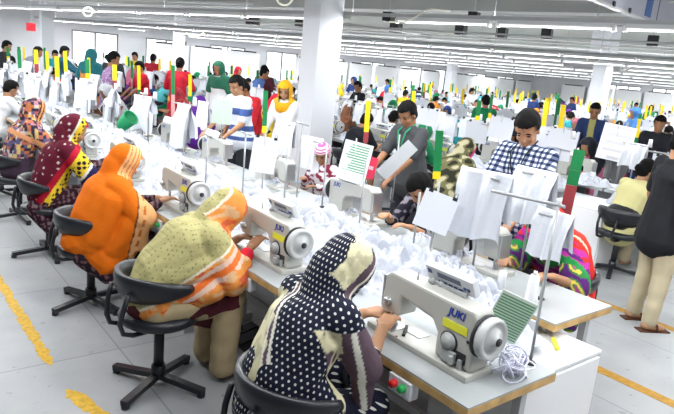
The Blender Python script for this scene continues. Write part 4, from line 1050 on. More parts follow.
b = Blob(); b.cap(J['pel'], J['waist'], .15,.14, fl=((0,1,0),1.3))
for s in 'LR': b.cap(J['hip'+s], J['kn'+s], .12,.09); b.cap(J['kn'+s], J['an'+s], .085,.06); b.cap(J['sh'+s], J['el'+s], .06,.052); b.cap(J['el'+s], J['el'+s].lerp(J['wr'+s],.8), .05,.036)
b.cap(V(-.08,-.1,.45), V(.02,-.2,.26), .10,.05)
link('kameez', b.mesh('kameez', CLOTH, vox=.012, disp=fold(9), paint=DPRINT(((.03,.008,.016),(.16,.10,.11)))), wD)
# E: mosaic shawl
J = JE = skel(lean=.28, hp=.35, hy=.25, hands=((.56,.10,.83),(.52,-.13,.84)))
wE = put_person(body_mesh(J, 'woman', SKIN[1], vox=.011), 'woman in multicolour mosaic shawl with orange stripes, fifth from front', (ROWL-.02,7.12,0), .02)
def paintE(p):
    f, l, u, hd = near_head(JE, p); q = np.floor(p/.034); h = np.sin(q@A(12.9,78.2,37.7))*43758.5; h = h-np.floor(h); c = base(p, (.03,.025,.05))
    for lo, hi, col in ((.0,.16,(.45,.15,.05)),(.18,.28,(.55,.48,.45)),(.32,.42,(.45,.12,.10)),(.42,.55,(.10,.09,.18)),(.55,.63,(.60,.42,.15)),(.63,.7,(.40,.18,.25))): c = mixc(c, col, ((h >= lo) & (h < hi))*1.)
    st = hd & (f > .0); c = mixc(c, (.66,.30,.10), st*1.); c = mixc(c, (.05,.02,.03), (st & (np.sin(f*150) > .3))*1.)
    x, y, z = p.T; g = (z-.95)+x*.5; c = mixc(c, (.66,.30,.14), (~hd & (np.abs(g) < .03))*1.); c = mixc(c, (.05,.03,.05), (~hd & (z < .70))*1.); return c
sb = scarf_blob(J, arms=1.0, bulk=.02); sb.cap(J['elR'], J['elR']+V(.02,.03,-.15), .08,.05)
link('shawl', sb.mesh('shawl', CLOTH, vox=.011, smooth=6, disp=fold(83,.007), cut=face_cut(J, .085), paint=paintE), wE)
b = Blob(); b.cap(J['pel'], J['waist'], .15,.14, fl=((0,1,0),1.3))
for s in 'LR': b.cap(J['hip'+s], J['kn'+s], .12,.09); b.cap(J['kn'+s], J['an'+s], .085,.06)
link('kameez', b.mesh('kameez', mat('dark_print_kameez', (.02,.015,.025), .85), vox=.014), wE)
# ------------------------------------------------------------ men and women further in
def cl(n, c, **k): return mat(n, c, .85, **k)
def man(label, loc, rz, J, shirt, trousers=None, vox=.009, skin=0, sleeve='half', sc=1., eye=True, hair=True, hem=.06, paint=None, off=.016, long=False, uv=None):
    o = put_person(body_mesh(J, 'man', SKIN[skin], vox=vox), label, loc, rz, sc=sc)
    if hair: link('hair', hair_mesh(J, 'hair', HAIR, vox=max(.008, vox), long=long), o)
    link('shirt', shirt_mesh(J, 'shirt', shirt, sleeve, vox=vox+.001, hem=hem, paint=paint, off=off, uv=uv), o)
    if trousers: link('trousers', trousers_mesh(J, 'trousers', trousers, vox=.012), o)
    if eye: eyes(J, o)
    return o
def uvpaint_check(J):
    fuv = cyl_uv(J)
    def f(p):
        u = fuv(p)*A(1.,1.); a = (np.floor(u[:,0]/.016)%2); b_ = (np.floor(u[:,1]/.016)%2); s = a+b_
        # sleeves follow their own height
        c = base(p, (.70,.72,.78)); c = mixc(c, (.09,.11,.19), (s == 1)*1.); return mixc(c, (.02,.03,.08), (s == 2)*1.)
    return f
TRD = cl('dark_trousers', (.02,.022,.03)); TRB = cl('beige_trousers', (.46,.40,.27), var=.06)
# lanyard man
q = at(407,105,1.66); J = skel(False, lean=.18, hp=.55, hy=.12, fem=False, hands=((.44,.14,.90),(.50,-.12,.88)))
lm = man('man in charcoal shirt with green lanyard, standing and looking down at a table', (*atd(419,104,6.0)[:2],0), PI-.0, J, cl('charcoal_shirt', (.05,.053,.058)), TRD, skin=0)
b = MB()
for y in (-.05,.05): b.tube([J['neck']+V(-.02,y*1.1,.045), J['chest']*.3+J['neck']*.7+V(.118,y*1.1,.0), J['chest']+V(.152,y*.5,-.01), J['waist']+V(.15,0,.06)], .0075, 6)
b.build('lanyard', cl('lanyard_green', (.02,.32,.14)), lm)
# checked-shirt man
J = JK = skel(False, lean=.14, hp=.62, hy=.28, fem=False, hands=((.40,.18,.98),(.40,-.16,.98)))
q = at(530,212,.95)
cm = man('man in navy and white checked shirt with dark lanyard, looking down', (3.92,2.63,0), PI+.1, J, check_mat('checked_cloth'), TRD, sleeve='full', skin=1, sc=1.05, uv=lambda p: np.stack([p[:,1]+.25*p[:,0], p[:,2]-.3*p[:,0]], 1))
b = MB()
for y in (-.055,.055): b.tube([J['neck']+V(-.02,y*1.1,.045), J['chest']*.3+J['neck']*.7+V(.122,y*1.1,.0), J['chest']+V(.158,y*.5,-.01), J['waist']+V(.155,0,.08)], .006, 6)
b.build('lanyard', cl('lanyard_dark', (.01,.015,.02)), cm)
# operator bent over below the lanyard man
J = skel(True, lean=.60, hp=.85, hy=-.1, fem=False, hands=((.60,.14,.82),(.62,-.08,.86)))
bo = man('dark-haired operator bent over a machine in dark patterned top, below the lanyard man', (3.76,3.22,0), PI+.05, J, CLOTH, TRD, sleeve='34', skin=1, hem=.1, paint=DPRINT(((.015,.014,.025),(.22,.20,.24)),.05), long=True)
# woman in red and purple drape
J = JS = skel(True, lean=.62, hp=.9, hy=-.2, hands=((.56,.22,.80),(.56,-.12,.80)))
ws = put_person(body_mesh(J, 'woman', SKIN[1], vox=.009), 'seated woman in red, purple and green printed drape, by the yellow-taped aisle', (3.84,2.13,0), PI-.0)
def paintS(p):
    x, y, z = p.T; x = x-np.clip(z-.56,0,1)*.55+.06; c = base(p, (.10,.02,.16)); r_ = np.sqrt(((x*9)%1-.5)**2+((y*9+z*5)%1-.5)**2)
    c = mixc(c, (.05,.22,.06), (r_ < .40)*1.); c = mixc(c, (.72,.58,.10), ((r_ < .30) & (r_ > .17))*1.); c = mixc(c, (.45,.05,.30), (r_ < .10)*1.)
    bk = x < .20; c = mixc(c, (.70,.03,.02), bk*1.); c = mixc(c, (.40,.03,.28), ((x > .14) & (x < .25) & (np.sin(z*120+y*40) > -.2))*1.); c = mixc(c, (.02,.25,.06), ((x > .24) & (x < .28))*1.); c = mixc(c, (.75,.60,.4), (bk & (np.abs(x-.10) < .008))*1.); return c
sb = scarf_blob(J, arms=1.0, bulk=.02); sb.cap(J['elL'], J['elL']+V(-.02,0,-.28), .08,.05); sb.cap(J['elR'], J['elR'].lerp(J['wrR'],.3), .07,.05)
link('drape', sb.mesh('drape', CLOTH, vox=.009, smooth=7, disp=fold(93,.007), cut=face_cut(J, .085), paint=paintS), ws)
b = Blob(); b.cap(J['pel'], J['waist'], .15,.14, fl=((0,1,0),1.3))
for s in 'LR': b.cap(J['hip'+s], J['kn'+s], .12,.09); b.cap(J['kn'+s], J['an'+s], .085,.06)
link('kameez', b.mesh('kameez', CLOTH, vox=.012, paint=paintS), ws)
# girl in pink striped cap
J = skel(True, lean=.18, hp=.45, hy=.3, hands=((.30,.10,.86),(.30,-.10,.92)), seat=.50)
gl = put_person(body_mesh(J, 'girl', SKIN[0], vox=.009), 'girl in pink and white striped cap working before the big pillar', (3.80,4.95,0), PI+.25, sc=.86)
b = Blob(); b.ell(J['skull']+J['R']@V(-.008,0,.082), .116,.098,.10, J['R'].to_4x4()); b.ell(J['skull']+J['R']@V(-.03,0,.02), .09,.085,.09, J['R'].to_4x4())
def capcut(J_):
    def f(p): q = local_head(J_, p); return ((q[:,0] > .03) & (q[:,2] < .085)) | (q[:,2] < -.01)
    return f
JG = J
link('cap', b.mesh('cap', CLOTH, vox=.009, cut=capcut(J), paint=lambda p: mixc(base(p, (.55,.10,.28)), (.75,.70,.74), (np.sin(local_head(JG,p)[:,2]*210) > .15)*1.)), gl)
link('kameez', shirt_mesh(J, 'kameez', CLOTH, 'full', vox=.012, paint=lambda p: mixc(base(p, (.65,.63,.66)), (.20,.02,.05), (wav(p,90,5) > .1)*1.)), gl); eyes(J, gl)
# yellow headscarf
J = JY = skel(False, lean=.1, hp=.35, hy=.35, hands=((.40,.10,.95),(.40,-.10,.95)))
yl = put_person(body_mesh(J, 'woman', SKIN[1], vox=.009), 'woman in mustard yellow headscarf standing left of the big pillar', (*atd(288,86,8.3)[:2],0), PI+.45, sc=1.0)
link('scarf', scarf_blob(J, only_hood=True).mesh('scarf', cl('mustard_scarf', (.72,.36,.01)), vox=.01, disp=fold(5,.004), cut=face_cut(J, .055, hw=.07, top=.10)), yl)
link('kameez', shirt_mesh(J, 'kameez', cl('white_kameez', (.72,.72,.74)), 'full', vox=.013, hem=.4), yl); eyes(J, yl)
# striped-shirt man and his neighbours
J = JT = skel(False, lean=.15, hp=.38, hy=.15, fem=False, hands=((.34,.14,.95),(.44,-.20,.92)))
def paintT(p): z = p[:,2]; return mixc(base(p, (.66,.70,.78)), (.05,.09,.26), (((z > 1.20) & (z < 1.29)) | ((z > 1.0) & (z < 1.07)) | ((z > .88) & (z < .93)))*1.)
sm = man('man in white shirt with broad navy stripes standing at a table', (3.92,7.05,0), PI+.15, J, CLOTH, TRD, paint=paintT, sc=1.02, skin=1)
J = skel(False, lean=.35, hp=.7, hy=-.3, fem=False, hands=((.4,.15,.9),(.4,-.15,.9)))
man('dark-haired operator in red shirt bent forward right of the striped-shirt man', (*atd(255,90,8.4)[:2],0), PI+.3, J, cl('red_shirt', (.50,.015,.025), var=.25, vscale=20), TRD, vox=.012, sc=1.02, eye=False, sleeve='34')
q = at(205,98,1.25); J = skel(True, lean=.5, hp=.5)
pv = put_person(body_mesh(J, 'woman', SKIN[0], vox=.013), 'woman in plain purple shawl left of the striped-shirt man', (q[0]-.1,q[1],0), 1.1)
link('shawl', scarf_blob(J, arms=1., bulk=.02).mesh('shawl', cl('purple_shawl', (.10,.015,.26)), vox=.012, disp=fold(5), cut=face_cut(J)), pv)
q = at(199,95,1.2); pv = put_person(body_mesh(J, 'woman', SKIN[0], vox=.013), 'woman in dark red printed shawl beside the purple shawl', (q[0]+.15,q[1]+.62,0), 2.6)
link('shawl', scarf_blob(J, arms=1., bulk=.02).mesh('shawl', cl('dark_red_shawl', (.28,.02,.03), var=.5, vscale=18), vox=.013, cut=face_cut(J)), pv)
def standing(label, px, py_head, zh, rz, top, legs, scarf=None, skin=0, sleeve='full', hem=.35, hands=None, hp=.3, hair=True, lean=.12, dist=None, sc=None):
    """a standing figure whose head top meets the photograph at (px, py_head); dist fixes how far away"""
    q = atd(px, py_head, dist); h = q[2]; s = min(h/1.64, 1.09)
    J = skel(False, lean=lean, hp=hp, fem=scarf is not None, hands=hands)
    o = put_person(body_mesh(J, 'person', SKIN[skin], vox=.014), label, (q[0],q[1],0), rz, sc=s)
    link('top', shirt_mesh(J, 'top', top, sleeve, vox=.015, hem=hem), o)
    if legs: link('trousers', trousers_mesh(J, 'trousers', legs, vox=.016), o)
    if scarf: link('scarf', scarf_blob(J, long=False, arms=.8).mesh('scarf', scarf, vox=.014, cut=face_cut(J)), o)
    elif hair: link('hair', hair_mesh(J, 'hair', HAIR, vox=.012, long=hem > .3), o)
    return o
RED = cl('red_kameez', (.50,.012,.03), var=.2)
standing('woman in long red kameez standing with her back turned', 179,55,10.5, .9, RED, cl('yellow_shalwar',(.55,.33,.06)), hem=.45, hands=((.35,.2,1.1),(.35,-.2,1.1)), dist=12.6)
standing('woman in purple and white patterned dress standing near the left windows', 108,45,11.5, -.4, cl('purple_white_print', (.32,.20,.36), var=.8, vscale=30), cl('grey_shalwar',(.4,.36,.42)), hem=.45, dist=11.5)
standing('man in dark teal shirt standing by the left white pillar', 60,38,15., -.5, cl('dark_teal_shirt', (.015,.09,.14)), TRD, hem=.1, hands=((.50,.15,1.1),(.50,-.1,1.1)), dist=15.)
standing('person in dark top at the far left edge', 2,34,15., -.5, cl('near_black_shirt', (.015,.017,.022)), TRD, hem=.1, dist=15.)
standing('person in grey top bending at the far left behind the yellow strip', 24,35,15.5, -.5, cl('grey_top', (.22,.22,.27)), TRD, hem=.1, lean=.5, dist=15.5)
standing('person in yellow top before the bright back window at left', 137,43,17, PI+.6, cl('yellow_top', (.66,.52,.04)), TRD, hem=.1, dist=20)
standing('woman in teal headscarf and orange top near the left windows', 89,52,12.5, .8, cl('orange_top', (.55,.22,.04)), TRD, cl('teal_scarf',(.01,.12,.14)), dist=12.5)
standing('person in red top at the back, left of the red kameez woman', 152,52,16, .8, cl('crimson_top', (.45,.02,.04)), TRD, hem=.2, dist=18.3)
standing('person in black top standing behind the purple dress woman', 112,42,14, .8, cl('near_black_shirt', (.015,.017,.022)), TRD, hem=.2, dist=14)
standing('person in blue shirt stooping in the middle left', 254,53,14, -.6, cl('blue_shirt', (.08,.16,.42)), TRD, hem=.15, lean=.4, dist=14)
standing('person in dark maroon top standing right of the blue shirt', 267,54,15, PI+.6, cl('dark_maroon_top', (.10,.02,.03)), TRD, hem=.2, dist=15)
standing('woman with long dark hair and green scarf behind the striped-shirt man', 222,58,12, PI+.5, cl('white_kameez', (.72,.72,.74)), TRD, cl('deep_green_scarf',(.02,.12,.07)), dist=12)
# around the right side
J = skel(True, lean=.45, hp=.35, hy=-.3)
q = at(645,163,1.24); bs = man('person in pale yellow shirt seated with back turned beside the man in black', (q[0]-.16,q[1]+.05,0), -.1, J, cl('pale_yellow_shirt', (.58,.54,.26)), TRB, vox=.011, sleeve='34', eye=False, hem=.10, long=True, skin=1)
b = Blob(); b.cap(J['pel']+V(-.0,0,.03), J['pel']+V(0,0,.09), .16,.15, fl=((0,1,0),1.3)); link('belt', b.mesh('belt', BLK, vox=.012), bs)
c_ = copy_tree(ch0); c_.location = (q[0]-.16,q[1]+.05,0); c_.rotation_euler = (0,0,-.1); tag(c_, 'black swivel chair under the person in pale yellow shirt', 'chair', 'black swivel chairs beyond the aisle')
# standing man in black shirt, seen from behind
J = skel(False, lean=.02, hp=.35, hy=-.2, fem=False, hands=((.10,.26,.78),(.04,-.27,.78)), legs={'L':((.03,.10,.49),(-.0,.12,.085)), 'R':((.03,-.10,.49),(-.02,-.13,.085))})
fx = at(640,324,0); ms = man('standing man in black shirt and beige trousers seen from behind', (fx[0],fx[1],0), -.55, J, cl('black_shirt', (.007,.008,.011), var=.2, vscale=10), None, vox=.008, skin=1, eye=False, hem=.16, off=.012, sc=1.02)
link('trousers', trousers_mesh(J, 'trousers', TRB, vox=.009, off=.014), ms)
for s in 'LR':
    a = J['an'+s]; sd = MB().box(a+V(.045,0,-.082), (.27,.095,.016), bev=.006); sd.tube([a+V(.06,-.05,-.075),a+V(.06,-.03,-.03),a+V(.06,.03,-.03),a+V(.06,.05,-.075)], .010, 6); sd.build('sandal', cl('brown_sandal', (.08,.03,.015)), ms)
# blue-jacket man near the far pillar
J = JJ = skel(False, lean=.12, hp=.35, hy=.1, fem=False, hands=((.35,.15,1.0),(.40,-.15,1.0)))
q = atd(597,105,10.); man('man in navy jacket over striped shirt standing before the far white pillar', (q[0],q[1],0), PI+.35, J, CLOTH, TRD, vox=.011, sleeve='full', paint=lambda p: mixc(base(p,(.02,.035,.10)), (.30,.28,.10), (np.abs(p[:,1]) < .05)*(p[:,0] > .05)*1.), sc=q[2]/1.66)
# olive headscarf woman, in front of the brown table edge
J = JO = skel(True, lean=.5, hp=.6, hy=-.1)
q = at(463,143,1.2); ow = put_person(body_mesh(J, 'woman', SKIN[0], vox=.011), 'woman in olive camouflage scarf seated behind the green strip', (q[0]-.25,q[1],0), .0)
def paintO(p): n = wav(p,55,3); c = base(p,(.16,.15,.07)); c = mixc(c,(.50,.46,.30),(n > .2)*1.); c = mixc(c,(.03,.03,.02),(n < -.18)*1.); f,l,u,hd = near_head(JO,p); return mixc(c,(.55,.04,.18),(hd & (f > .03))*1.)
link('scarf', scarf_blob(J, arms=1., bulk=.01).mesh('scarf', CLOTH, vox=.011, cut=face_cut(J), paint=paintO, disp=fold(5)), ow)
# brown headscarf right of the pillar
J = skel(True, lean=.5, hp=.55)
q = at(347,105,1.25); ow = put_person(body_mesh(J, 'woman', SKIN[0], vox=.012), 'woman in brown headscarf just right of the big pillar', (q[0]-.2,q[1],0), .2)
link('scarf', scarf_blob(J, arms=1.).mesh('scarf', cl('brown_scarf',(.20,.08,.04)), vox=.012, cut=face_cut(J)), ow)
# yellow, blue and white dotted scarf behind the lanyard man
J = skel(True, lean=.35, hp=.3); q = at(385,125,1.05); ow = put_person(body_mesh(J, 'woman', SKIN[0], vox=.013), 'woman with long black hair in yellow and blue dotted top left of the lanyard man', (q[0],q[1],0), .1)
link('hair', hair_mesh(J, 'hair', HAIR, vox=.012, long=True), ow)
def paintY(p): q_ = np.floor(p/.06); h = np.sin(q_@A(3.1,7.7,5.3))*999; h = h-np.floor(h); c = base(p,(.62,.64,.66)); d = dots3(p,.06,.42); c = mixc(c,(.66,.58,.05),(d & (h < .45))*1.); return mixc(c,(.04,.07,.22),(d & (h >= .45))*1.)
link('shawl', shirt_mesh(J, 'shawl', CLOTH, 'full', vox=.013, off=.04, paint=paintY), ow)
# boy at left edge
J = skel(True, lean=.35, hp=.4, fem=False); q = at(2,85,1.22); man('dark-haired person in white at the left edge behind the mosaic shawl', (q[0]-.1,q[1],0), .2, J, cl('white_kameez', (.72,.72,.74)), TRD, vox=.012, sleeve='full', eye=False)
# ------------------------------------------------------------ the rest of the sewing floor, row behind row
OC = objcol_mat('dyed_cloth'); rc = random.Random(21)
def variant(sit, scarf, fem, lean, hp, hy, vox, hands=None, hem=.1, long=False):
    J = skel(sit, lean=lean, hp=hp, hy=hy, fem=fem, hands=hands)
    d = dict(body=body_mesh(J, 'person', SKIN[rc.randrange(2)], vox=vox, hands=False), top=shirt_mesh(J, 'top', OC, 'full' if fem else 'half', vox=vox*1.05, hem=hem, off=.02), scarf=None, hair=None, legs=None)
    if scarf: d['scarf'] = scarf_blob(J, arms=.9, long=scarf > 1).mesh('scarf', OC, vox=vox, smooth=5, cut=face_cut(J, .075), disp=fold(5, .006))
    else: d['hair'] = hair_mesh(J, 'hair', HAIR, vox=vox*.8, long=long)
    if not sit: d['legs'] = trousers_mesh(J, 'trousers', OC, vox=vox*1.1)
    d['f'] = scarf > 0; d['scarf_n'] = scarf; return d
VAR = [variant(True, 2, True, .5, .6, .1, .017), variant(True, 1, True, .38, .45, -.2, .017), variant(True, 0, False, .45, .6, .1, .017), variant(True, 0, True, .55, .75, -.1, .017, long=True), variant(True, 0, False, .25, .3, .3, .017)]
VST = [variant(False, 0, False, .12, .35, .2, .018, hands=((.4,.15,.95),(.4,-.15,.95))), variant(False, 1, True, .1, .3, -.2, .018, hem=.4, hands=((.4,.15,.95),(.4,-.15,.95)))]
PAL = [('white',(.66,.67,.70),5),('pale grey',(.42,.43,.46),2),('teal',(.03,.30,.33),4),('turquoise',(.10,.45,.50),3),('black',(.012,.013,.018),4),('red',(.45,.015,.03),3),('green',(.015,.20,.08),3),('yellow',(.68,.50,.02),4),('purple',(.16,.04,.26),2),('pink',(.55,.16,.25),2),('navy',(.02,.04,.14),3),('brown',(.16,.07,.04),2),('orange',(.65,.22,.02),1),('blue',(.06,.18,.45),2)]
PW = [c for c in PAL for _ in range(c[2])]
def crowd(v, x, y, rz, label_fn, group, sc=1.):
    a, b_ = rc.choice(PW), rc.choice(PW)
    o = link('person', v['body'], loc=(x,y,0), rz=rz); o.scale = (sc,)*3
    link('top', v['top'], o, col=a[1])
    if v['legs']: link('trousers', v['legs'], o, col=rc.choice([(.02,.022,.03),(.3,.27,.2),(.05,.06,.1)]))
    if v['scarf']: link('scarf', v['scarf'], o, col=b_[1]); how = '%s scarf and %s top' % (b_[0], a[0])
    else: link('hair', v['hair'], o); how = 'black hair and %s top' % a[0]
    tag(o, label_fn(how), 'person', group); return o
# far kit: the same things, small enough in the picture to need few parts
bm_ = MB(); bm_.box((0,0,TZ-.02), (.57,1.28,.04)); bm_.m(1)
for y in (-.54,.54): bm_.box((.02,y,.37), (.44,.05,.70))
bm_.m(2).box((.02,.05,.64), (.20,.34,.16)); bm_.box((-.27,-.3,.69), (.04,.14,.07)); FT = bm_.mesh('sewing_table', [LAM, mat('table_frame_grey', (.45,.46,.48), .45), DARK])
b = MB()
prof = [(-.065,.105),(-.055,.28),(.46,.285),(.475,.03),(.285,.03),(.27,.15),(.05,.19),(.05,.105)]
b.prism([(S(s), z) for s, z in prof], 'X', -.055, .06); b.box((.0,S(.19),.014), (.18,.60,.028)); b.m(1).lathe([(0,.03),(.085,.02),(.085,-.02),(0,-.03)], (0,S(.515),.185), 'Y', 14); b.m(2).box((.05,S(.24),.33), (.04,.27,.08), ry=-.5); b.m(3).lathe([(0,.03),(.03,.03),(.03,0)], (0,S(.545),.185), 'Y', 8); b.box((-.06,S(.36),.11), (.03,.08,.07)); b.box((-.03,S(-.03),.13), (.05,.06,.05)); b.box((.03,S(.15),.30), (.04,.06,.04))
FM = b.mesh('sewing_machine', [MW, mat('wheel_grey', (.50,.51,.51), .3), PAN, DARK])
b = MB(); b.cyl((0,0,0),(0,0,.62),.009,n=6); b.cyl((0,-.2,.60),(0,.2,.60),.009,n=6); b.m(1)
b.lathe([(0,.60),(.028,.60),(.02,.69),(0,.69)], (0,-.17,0), n=8)
FS = b.mesh('thread_stand', [POLE, CONE])
def stripmesh(parts, h=.36, w=.06):
    b = MB(); z = h
    for i, (m, s) in enumerate(parts): b.m(i).box((0,0,z-h*s/2), (.008,w,h*s)); z -= h*s
    return b.mesh('marker_strip', [p[0] for p in parts])
FF = [('yellow', stripmesh([(FY,1.)])), ('green', stripmesh([(FG,1.)])), ('green and yellow', stripmesh([(FG,.6),(FY,.4)])), ('yellow and maroon', stripmesh([(FY,.6),(FR,.4)]))]
b = MB(); b.box((0,0,.16), (.008,.30,.32)); b.m(1)
for y in (-.1,.1): b.box((.006,y,.31), (.02,.03,.03))
FB = b.mesh('paper_board', [PAPER, PAPB])
def inframe(p, mx=14, my=10):
    P = proj(p); return P[2] > 1 and -mx < P[0] < 674+mx and -my < P[1] < 414+my
SPECIAL = [o.matrix_basis.translation.copy() for o in COL.objects if o.name.startswith('person')]
PILS = [o for o in COL.objects if o.name.startswith('pillar')]
PXY = [(5.94,8.2)]
for pp, dd in ((318,9.9),(601,18.5),(47,19.6),(179,24.2),(452,31.)):
    p = atd(pp, {318:80,601:80,47:60,179:40,452:70}[pp], dd); PXY.append((p[0],p[1]))
def clear(x, y, d=.6, pil=.5): return all((s.x-x)**2+(s.y-y)**2 > d*d for s in SPECIAL) and all((a-x)**2+(c-y)**2 > pil*pil for a, c in PXY)
rown = 0
HEAP = MB(); CR2 = [crumple_mesh('garment', .62, .48, .17, 50+i, n=12, m=CLW) for i in range(3)]
def heap(x, y, z, s, sz):
    me = CR2[rc.randrange(3)]; HEAP.add([v.co for v in me.vertices], [list(p.vertices) for p in me.polygons], True, xf=Matrix.Translation((x,y,z)) @ Matrix.Rotation(rc.uniform(0,6),4,'Z') @ Matrix.Diagonal((s,s,sz,1)))
SPECIAL += [Vector((*atd(178,90,d)[:2],0)) for d in (11.5,10.9,10.3,9.7,9.1)]+[Vector((5.95, bs.location.y+d, 0)) for d in (.6,1.1,1.6,2.1)]
for k in range(0, 8):
    X0 = .77+4.64*k
    for side in (0, 1):
        rown += 1; R_ = ORD[rown-1]
        hub = X0+(.5 if side == 0 else 2.9); tx = X0+(1.19 if side == 0 else 2.22); mx = X0+(1.115 if side == 0 else 2.24); rz = 0 if side == 0 else PI
        sg = 1 if side == 0 else -1
        n = {'p':0,'m':0,'t':0,'s':0,'b':0,'f':0,'g':0,'c':0}
        def nm(what): n[what] += 1; return ORD[min(n[what]-1, 46)]
        y0 = (1.85 if side == 0 else 1.72)+(0 if k == 0 else 1.05-1.31*2+(.37*k)%1.3)
        trough_lo = None
        for i in range(0, 20):
            yn = y0+1.31*i                                    # needle position along the row
            if yn > Y1-1.6: break
            if tx > X1-2.2: continue
            big = k <= 1
            if k == 0 and i < 9: have = True
            else: have = False
            vis = inframe((tx, yn, .95))
            if not have and vis and clear(tx, yn, .1, .62) and all(abs(s.x-tx) > .42 or abs(s.y-yn) > .75 for s in SPECIAL):
                o = link('sewing_table', FT, loc=(tx, yn-sg*.0, 0), rz=rz); tag(o, 'white sewing table, %s from right in %s sewing row' % (nm('t'), R_), 'table', 'sewing tables of the far rows')
                if big:
                    o = copy_tree(mach0); o.location = (mx, yn+sg*.25, TZ); o.rotation_euler = (0,0,rz); o['group'] = 'sewing machines of the far rows'; o['label'] = 'cream sewing machine, %s from right in %s sewing row' % (nm('m'), R_)
                else:
                    o = link('sewing_machine', FM, loc=(mx, yn+sg*.25, TZ), rz=rz); tag(o, 'cream sewing machine, %s from right in %s sewing row' % (nm('m'), R_), 'sewing machine', 'sewing machines of the far rows')
                for q in range(2):
                    gx, gy = tx+sg*rc.uniform(-.02,.12), yn+sg*(-.42+.85*q)+rc.uniform(-.08,.08)
                    s_ = rc.uniform(.6,.95)
                    if k >= 2: heap(gx, gy, TZ, s_, s_*1.1); continue
                    o = link('garment', CRUM[rc.randrange(6)], loc=(gx, gy, TZ), rz=rc.uniform(0,6)); o.scale = (s_,s_,s_*1.1); tag(o, 'white garment piece, %s from right on tables of the %s sewing row' % (nm('g'), R_), 'garment', 'white garments on the far tables')
            if side == 0 and vis and k >= 1 and clear(X0+1.7, yn, .1, .6):
                trough_lo = yn if trough_lo is None else trough_lo; trough_hi = yn
                if k >= 2: heap(X0+1.7, yn, .64, 1.15, 1.7)
                else: o = link('garment', CRUM[rc.randrange(6)], loc=(X0+1.70, yn, .64), rz=rc.uniform(0,6)); o.scale = (1.15,1.15,1.7); tag(o, 'heaped white garment, %s from right between the %s and %s sewing rows' % (nm('c'), R_, ORD[rown]), 'garment', 'white garments heaped between far rows')
            # person
            skip = (k == 0 and side == 0 and i < 5) or (k == 0 and side == 1 and i < 4)
            px, py = hub+sg*rc.uniform(-.04,.06), yn+sg*rc.uniform(-.05,.1)
            if not skip and rc.random() < .96 and inframe((px, py, 1.15)) and clear(px, py):
                v = rc.choices(VAR, [3,3,2,2,1] if side == 0 else [3,2,2,1,2])[0]
                crowd(v, px, py, rz+rc.uniform(-.2,.2), lambda how: 'person with %s, %s from right in %s sewing row' % (how, nm('p'), R_), 'people at the far sewing rows', rc.uniform(.97,1.08))
                if k <= 1:
                    c_ = copy_tree(ch0); c_.location = (px, py, 0); c_.rotation_euler = (0,0,rz+rc.uniform(-.3,.3)); tag(c_, 'black swivel chair, %s taken seat from right in %s sewing row' % (ORD[min(n['p'],47)-1], R_), 'chair', 'black swivel chairs of the far rows')
            # stand with a board, a hung garment or a strip
            if vis and not (k == 0 and i < (6 if side == 0 else 4)) and clear(tx+sg*.3, yn, .1, .6):
                sx, sy = tx+sg*.22, yn+sg*-.38; zt = TZ+.62
                o = link('thread_stand', FS, loc=(sx, sy, TZ), rz=rc.uniform(-.2,.2)); tag(o, 'thread stand with white cones, %s from right in %s sewing row' % (nm('s'), R_), 'stand', 'thread stands of the far rows')
                t = rc.random()
                if t < (.25 if k == 0 else .5):
                    o = link('paper_board', FB, loc=(sx-.03, sy-.02, TZ+rc.uniform(.22,.34)), rz=facing(sx, sy, rc.uniform(-.2,.2))); tag(o, 'white paper board, %s from right in %s sewing row' % (nm('b'), R_), 'paper', 'white boards of the far rows')
                else:
                    o = link('garment', DRP[rc.randrange(4)], loc=(sx, sy, zt-.01), rz=rc.uniform(-.2,.2)); s_ = rc.uniform(.75,1.2); o.scale = (1.1,s_,rc.uniform(.6,1.05)); tag(o, 'white garment hung on a stand, %s from right in %s sewing row' % (nm('b'), R_), 'garment', 'white garments hung in the far rows')
                if k < 2 and yn > 6:
                    hx, hy = tx+sg*.05, yn+sg*.28; o = link('thread_stand', FS, loc=(hx, hy, TZ), rz=rc.uniform(-.4,.4)); tag(o, 'second thread stand beside a machine, %s from right in %s sewing row' % (nm('s'), R_), 'stand', 'thread stands of the far rows')
                    o = link('garment', DRP[rc.randrange(4)], loc=(hx, hy, zt-rc.uniform(.01,.12)), rz=rc.uniform(-.4,.4)); s_ = rc.uniform(1.,1.5); o.scale = (s_,s_,s_); tag(o, 'white garment hung by a machine, %s from right in %s sewing row' % (nm('b'), R_), 'garment', 'white garments hung in the far rows')
                if rc.random() < .62:
                    nme, me = rc.choices(FF, [5,4,2,2])[0]; o = link('marker_strip', me, loc=(sx+.02, sy+.03, TZ+.55+rc.uniform(0,.12)), rz=facing(sx, sy, rc.uniform(-.3,.3))); o.rotation_euler.x = .03
                    tag(o, '%s marker strip, %s from right in %s sewing row' % (nme, nm('f'), R_), 'strip', 'coloured marker strips of the far rows')
        if trough_lo is not None:
            o = empty('cloth_trough', (X0+1.70, (trough_lo+trough_hi)/2, 0)); tag(o, 'long white trough between the %s and %s sewing rows' % (R_, ORD[rown]), 'trough', 'white troughs of the far rows')
            L_ = trough_hi-trough_lo+1.2; MB().box((0,0,.62), (.44,L_,.03)).build('shelf', TRW, o)
            for s in (-1,1): MB().box((0,s*(L_/2-.1),.305), (.4,.05,.60)).build('leg', TRW, o)
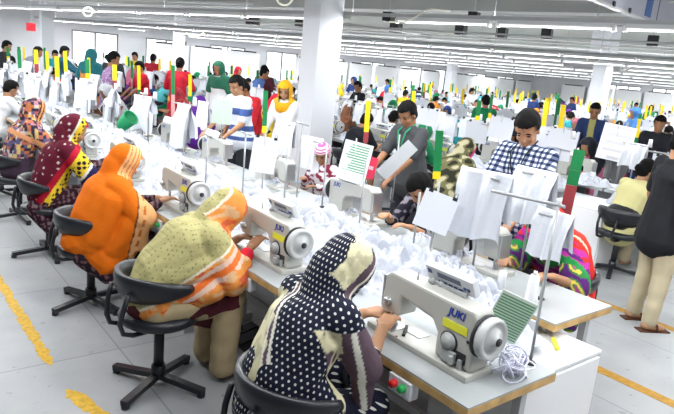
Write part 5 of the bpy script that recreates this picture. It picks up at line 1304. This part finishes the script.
tag(HEAP.build('garment_heap', CLW), 'white garment pieces heaped over the tables of the far sewing rows', 'garments', kind='stuff')
# people walking or checking in the aisles
nst = 0
for k in range(1, 7):
    for yy in (4.5, 7.5, 10.5, 13.5, 16.5, 19.5):
        x = .77+4.64*k-.68+rc.uniform(-.25,.25); y = yy+rc.uniform(-1,1)
        if k == 1 and y < 9: continue
        if rc.random() < .8 and inframe((x,y,1.4)) and clear(x, y, .7, .6):
            nst += 1; crowd(rc.choice(VST), x, y, rc.uniform(0,6.28), lambda how: 'person standing with %s, %s among the aisle walkers' % (how, ORD[min(nst-1,46)]), 'people standing in the far aisles')
# white screens in front of the back wall
SCR = mat('screen_white', (.80,.81,.83), .6)
scm = {}
ns = 0
b = MB(); b.box((0,0,1.55), (1.7,.04,1.5), bev=.006); me_p = b.mesh('panel', SCR)
b = MB(); 
for x in (-.8,.8): b.box((x,0,.4), (.04,.05,.8)); b.box((x,0,.02), (.05,.5,.04))
me_l = b.mesh('leg', FRM)
b = MB(); b.box((0,-.02,2.33), (1.3,.10,.06)); me_t = b.mesh('top_rail', DARK)
for i in range(15):
    x = 10.6+1.85*i+rc.uniform(-.2,.2); y = Y1-1.05+rc.uniform(-.15,.15)
    if i in (3,): continue
    if inframe((x,y,1.6)):
        ns += 1; o = empty('display_screen', (x,y,0), rc.uniform(-.05,.05)); tag(o, 'white standing screen before the back wall, %s from the left' % ORD[min(ns-1,46)], 'screen', 'white screens before the back wall'); link('panel', me_p, o); link('leg', me_l, o); link('top_rail', me_t, o)
for i in range(6):
    x, y = X1-1.1, 13.5+1.9*i
    if inframe((x,y,1.6)): ns += 1; o = empty('display_screen', (x,y,0), PI/2); tag(o, 'white standing screen before the far right wall, %s from the right' % ORD[i], 'screen', 'white screens before the far right wall'); link('panel', me_p, o); link('leg', me_l, o); link('top_rail', me_t, o)
EXPO = -.68
SC.view_settings.view_transform = 'Standard'; SC.view_settings.look = 'None'; SC.view_settings.gamma = 1; SC.view_settings.use_curve_mapping = False
SC.view_settings.exposure = EXPO
bpy.context.view_layer.update()
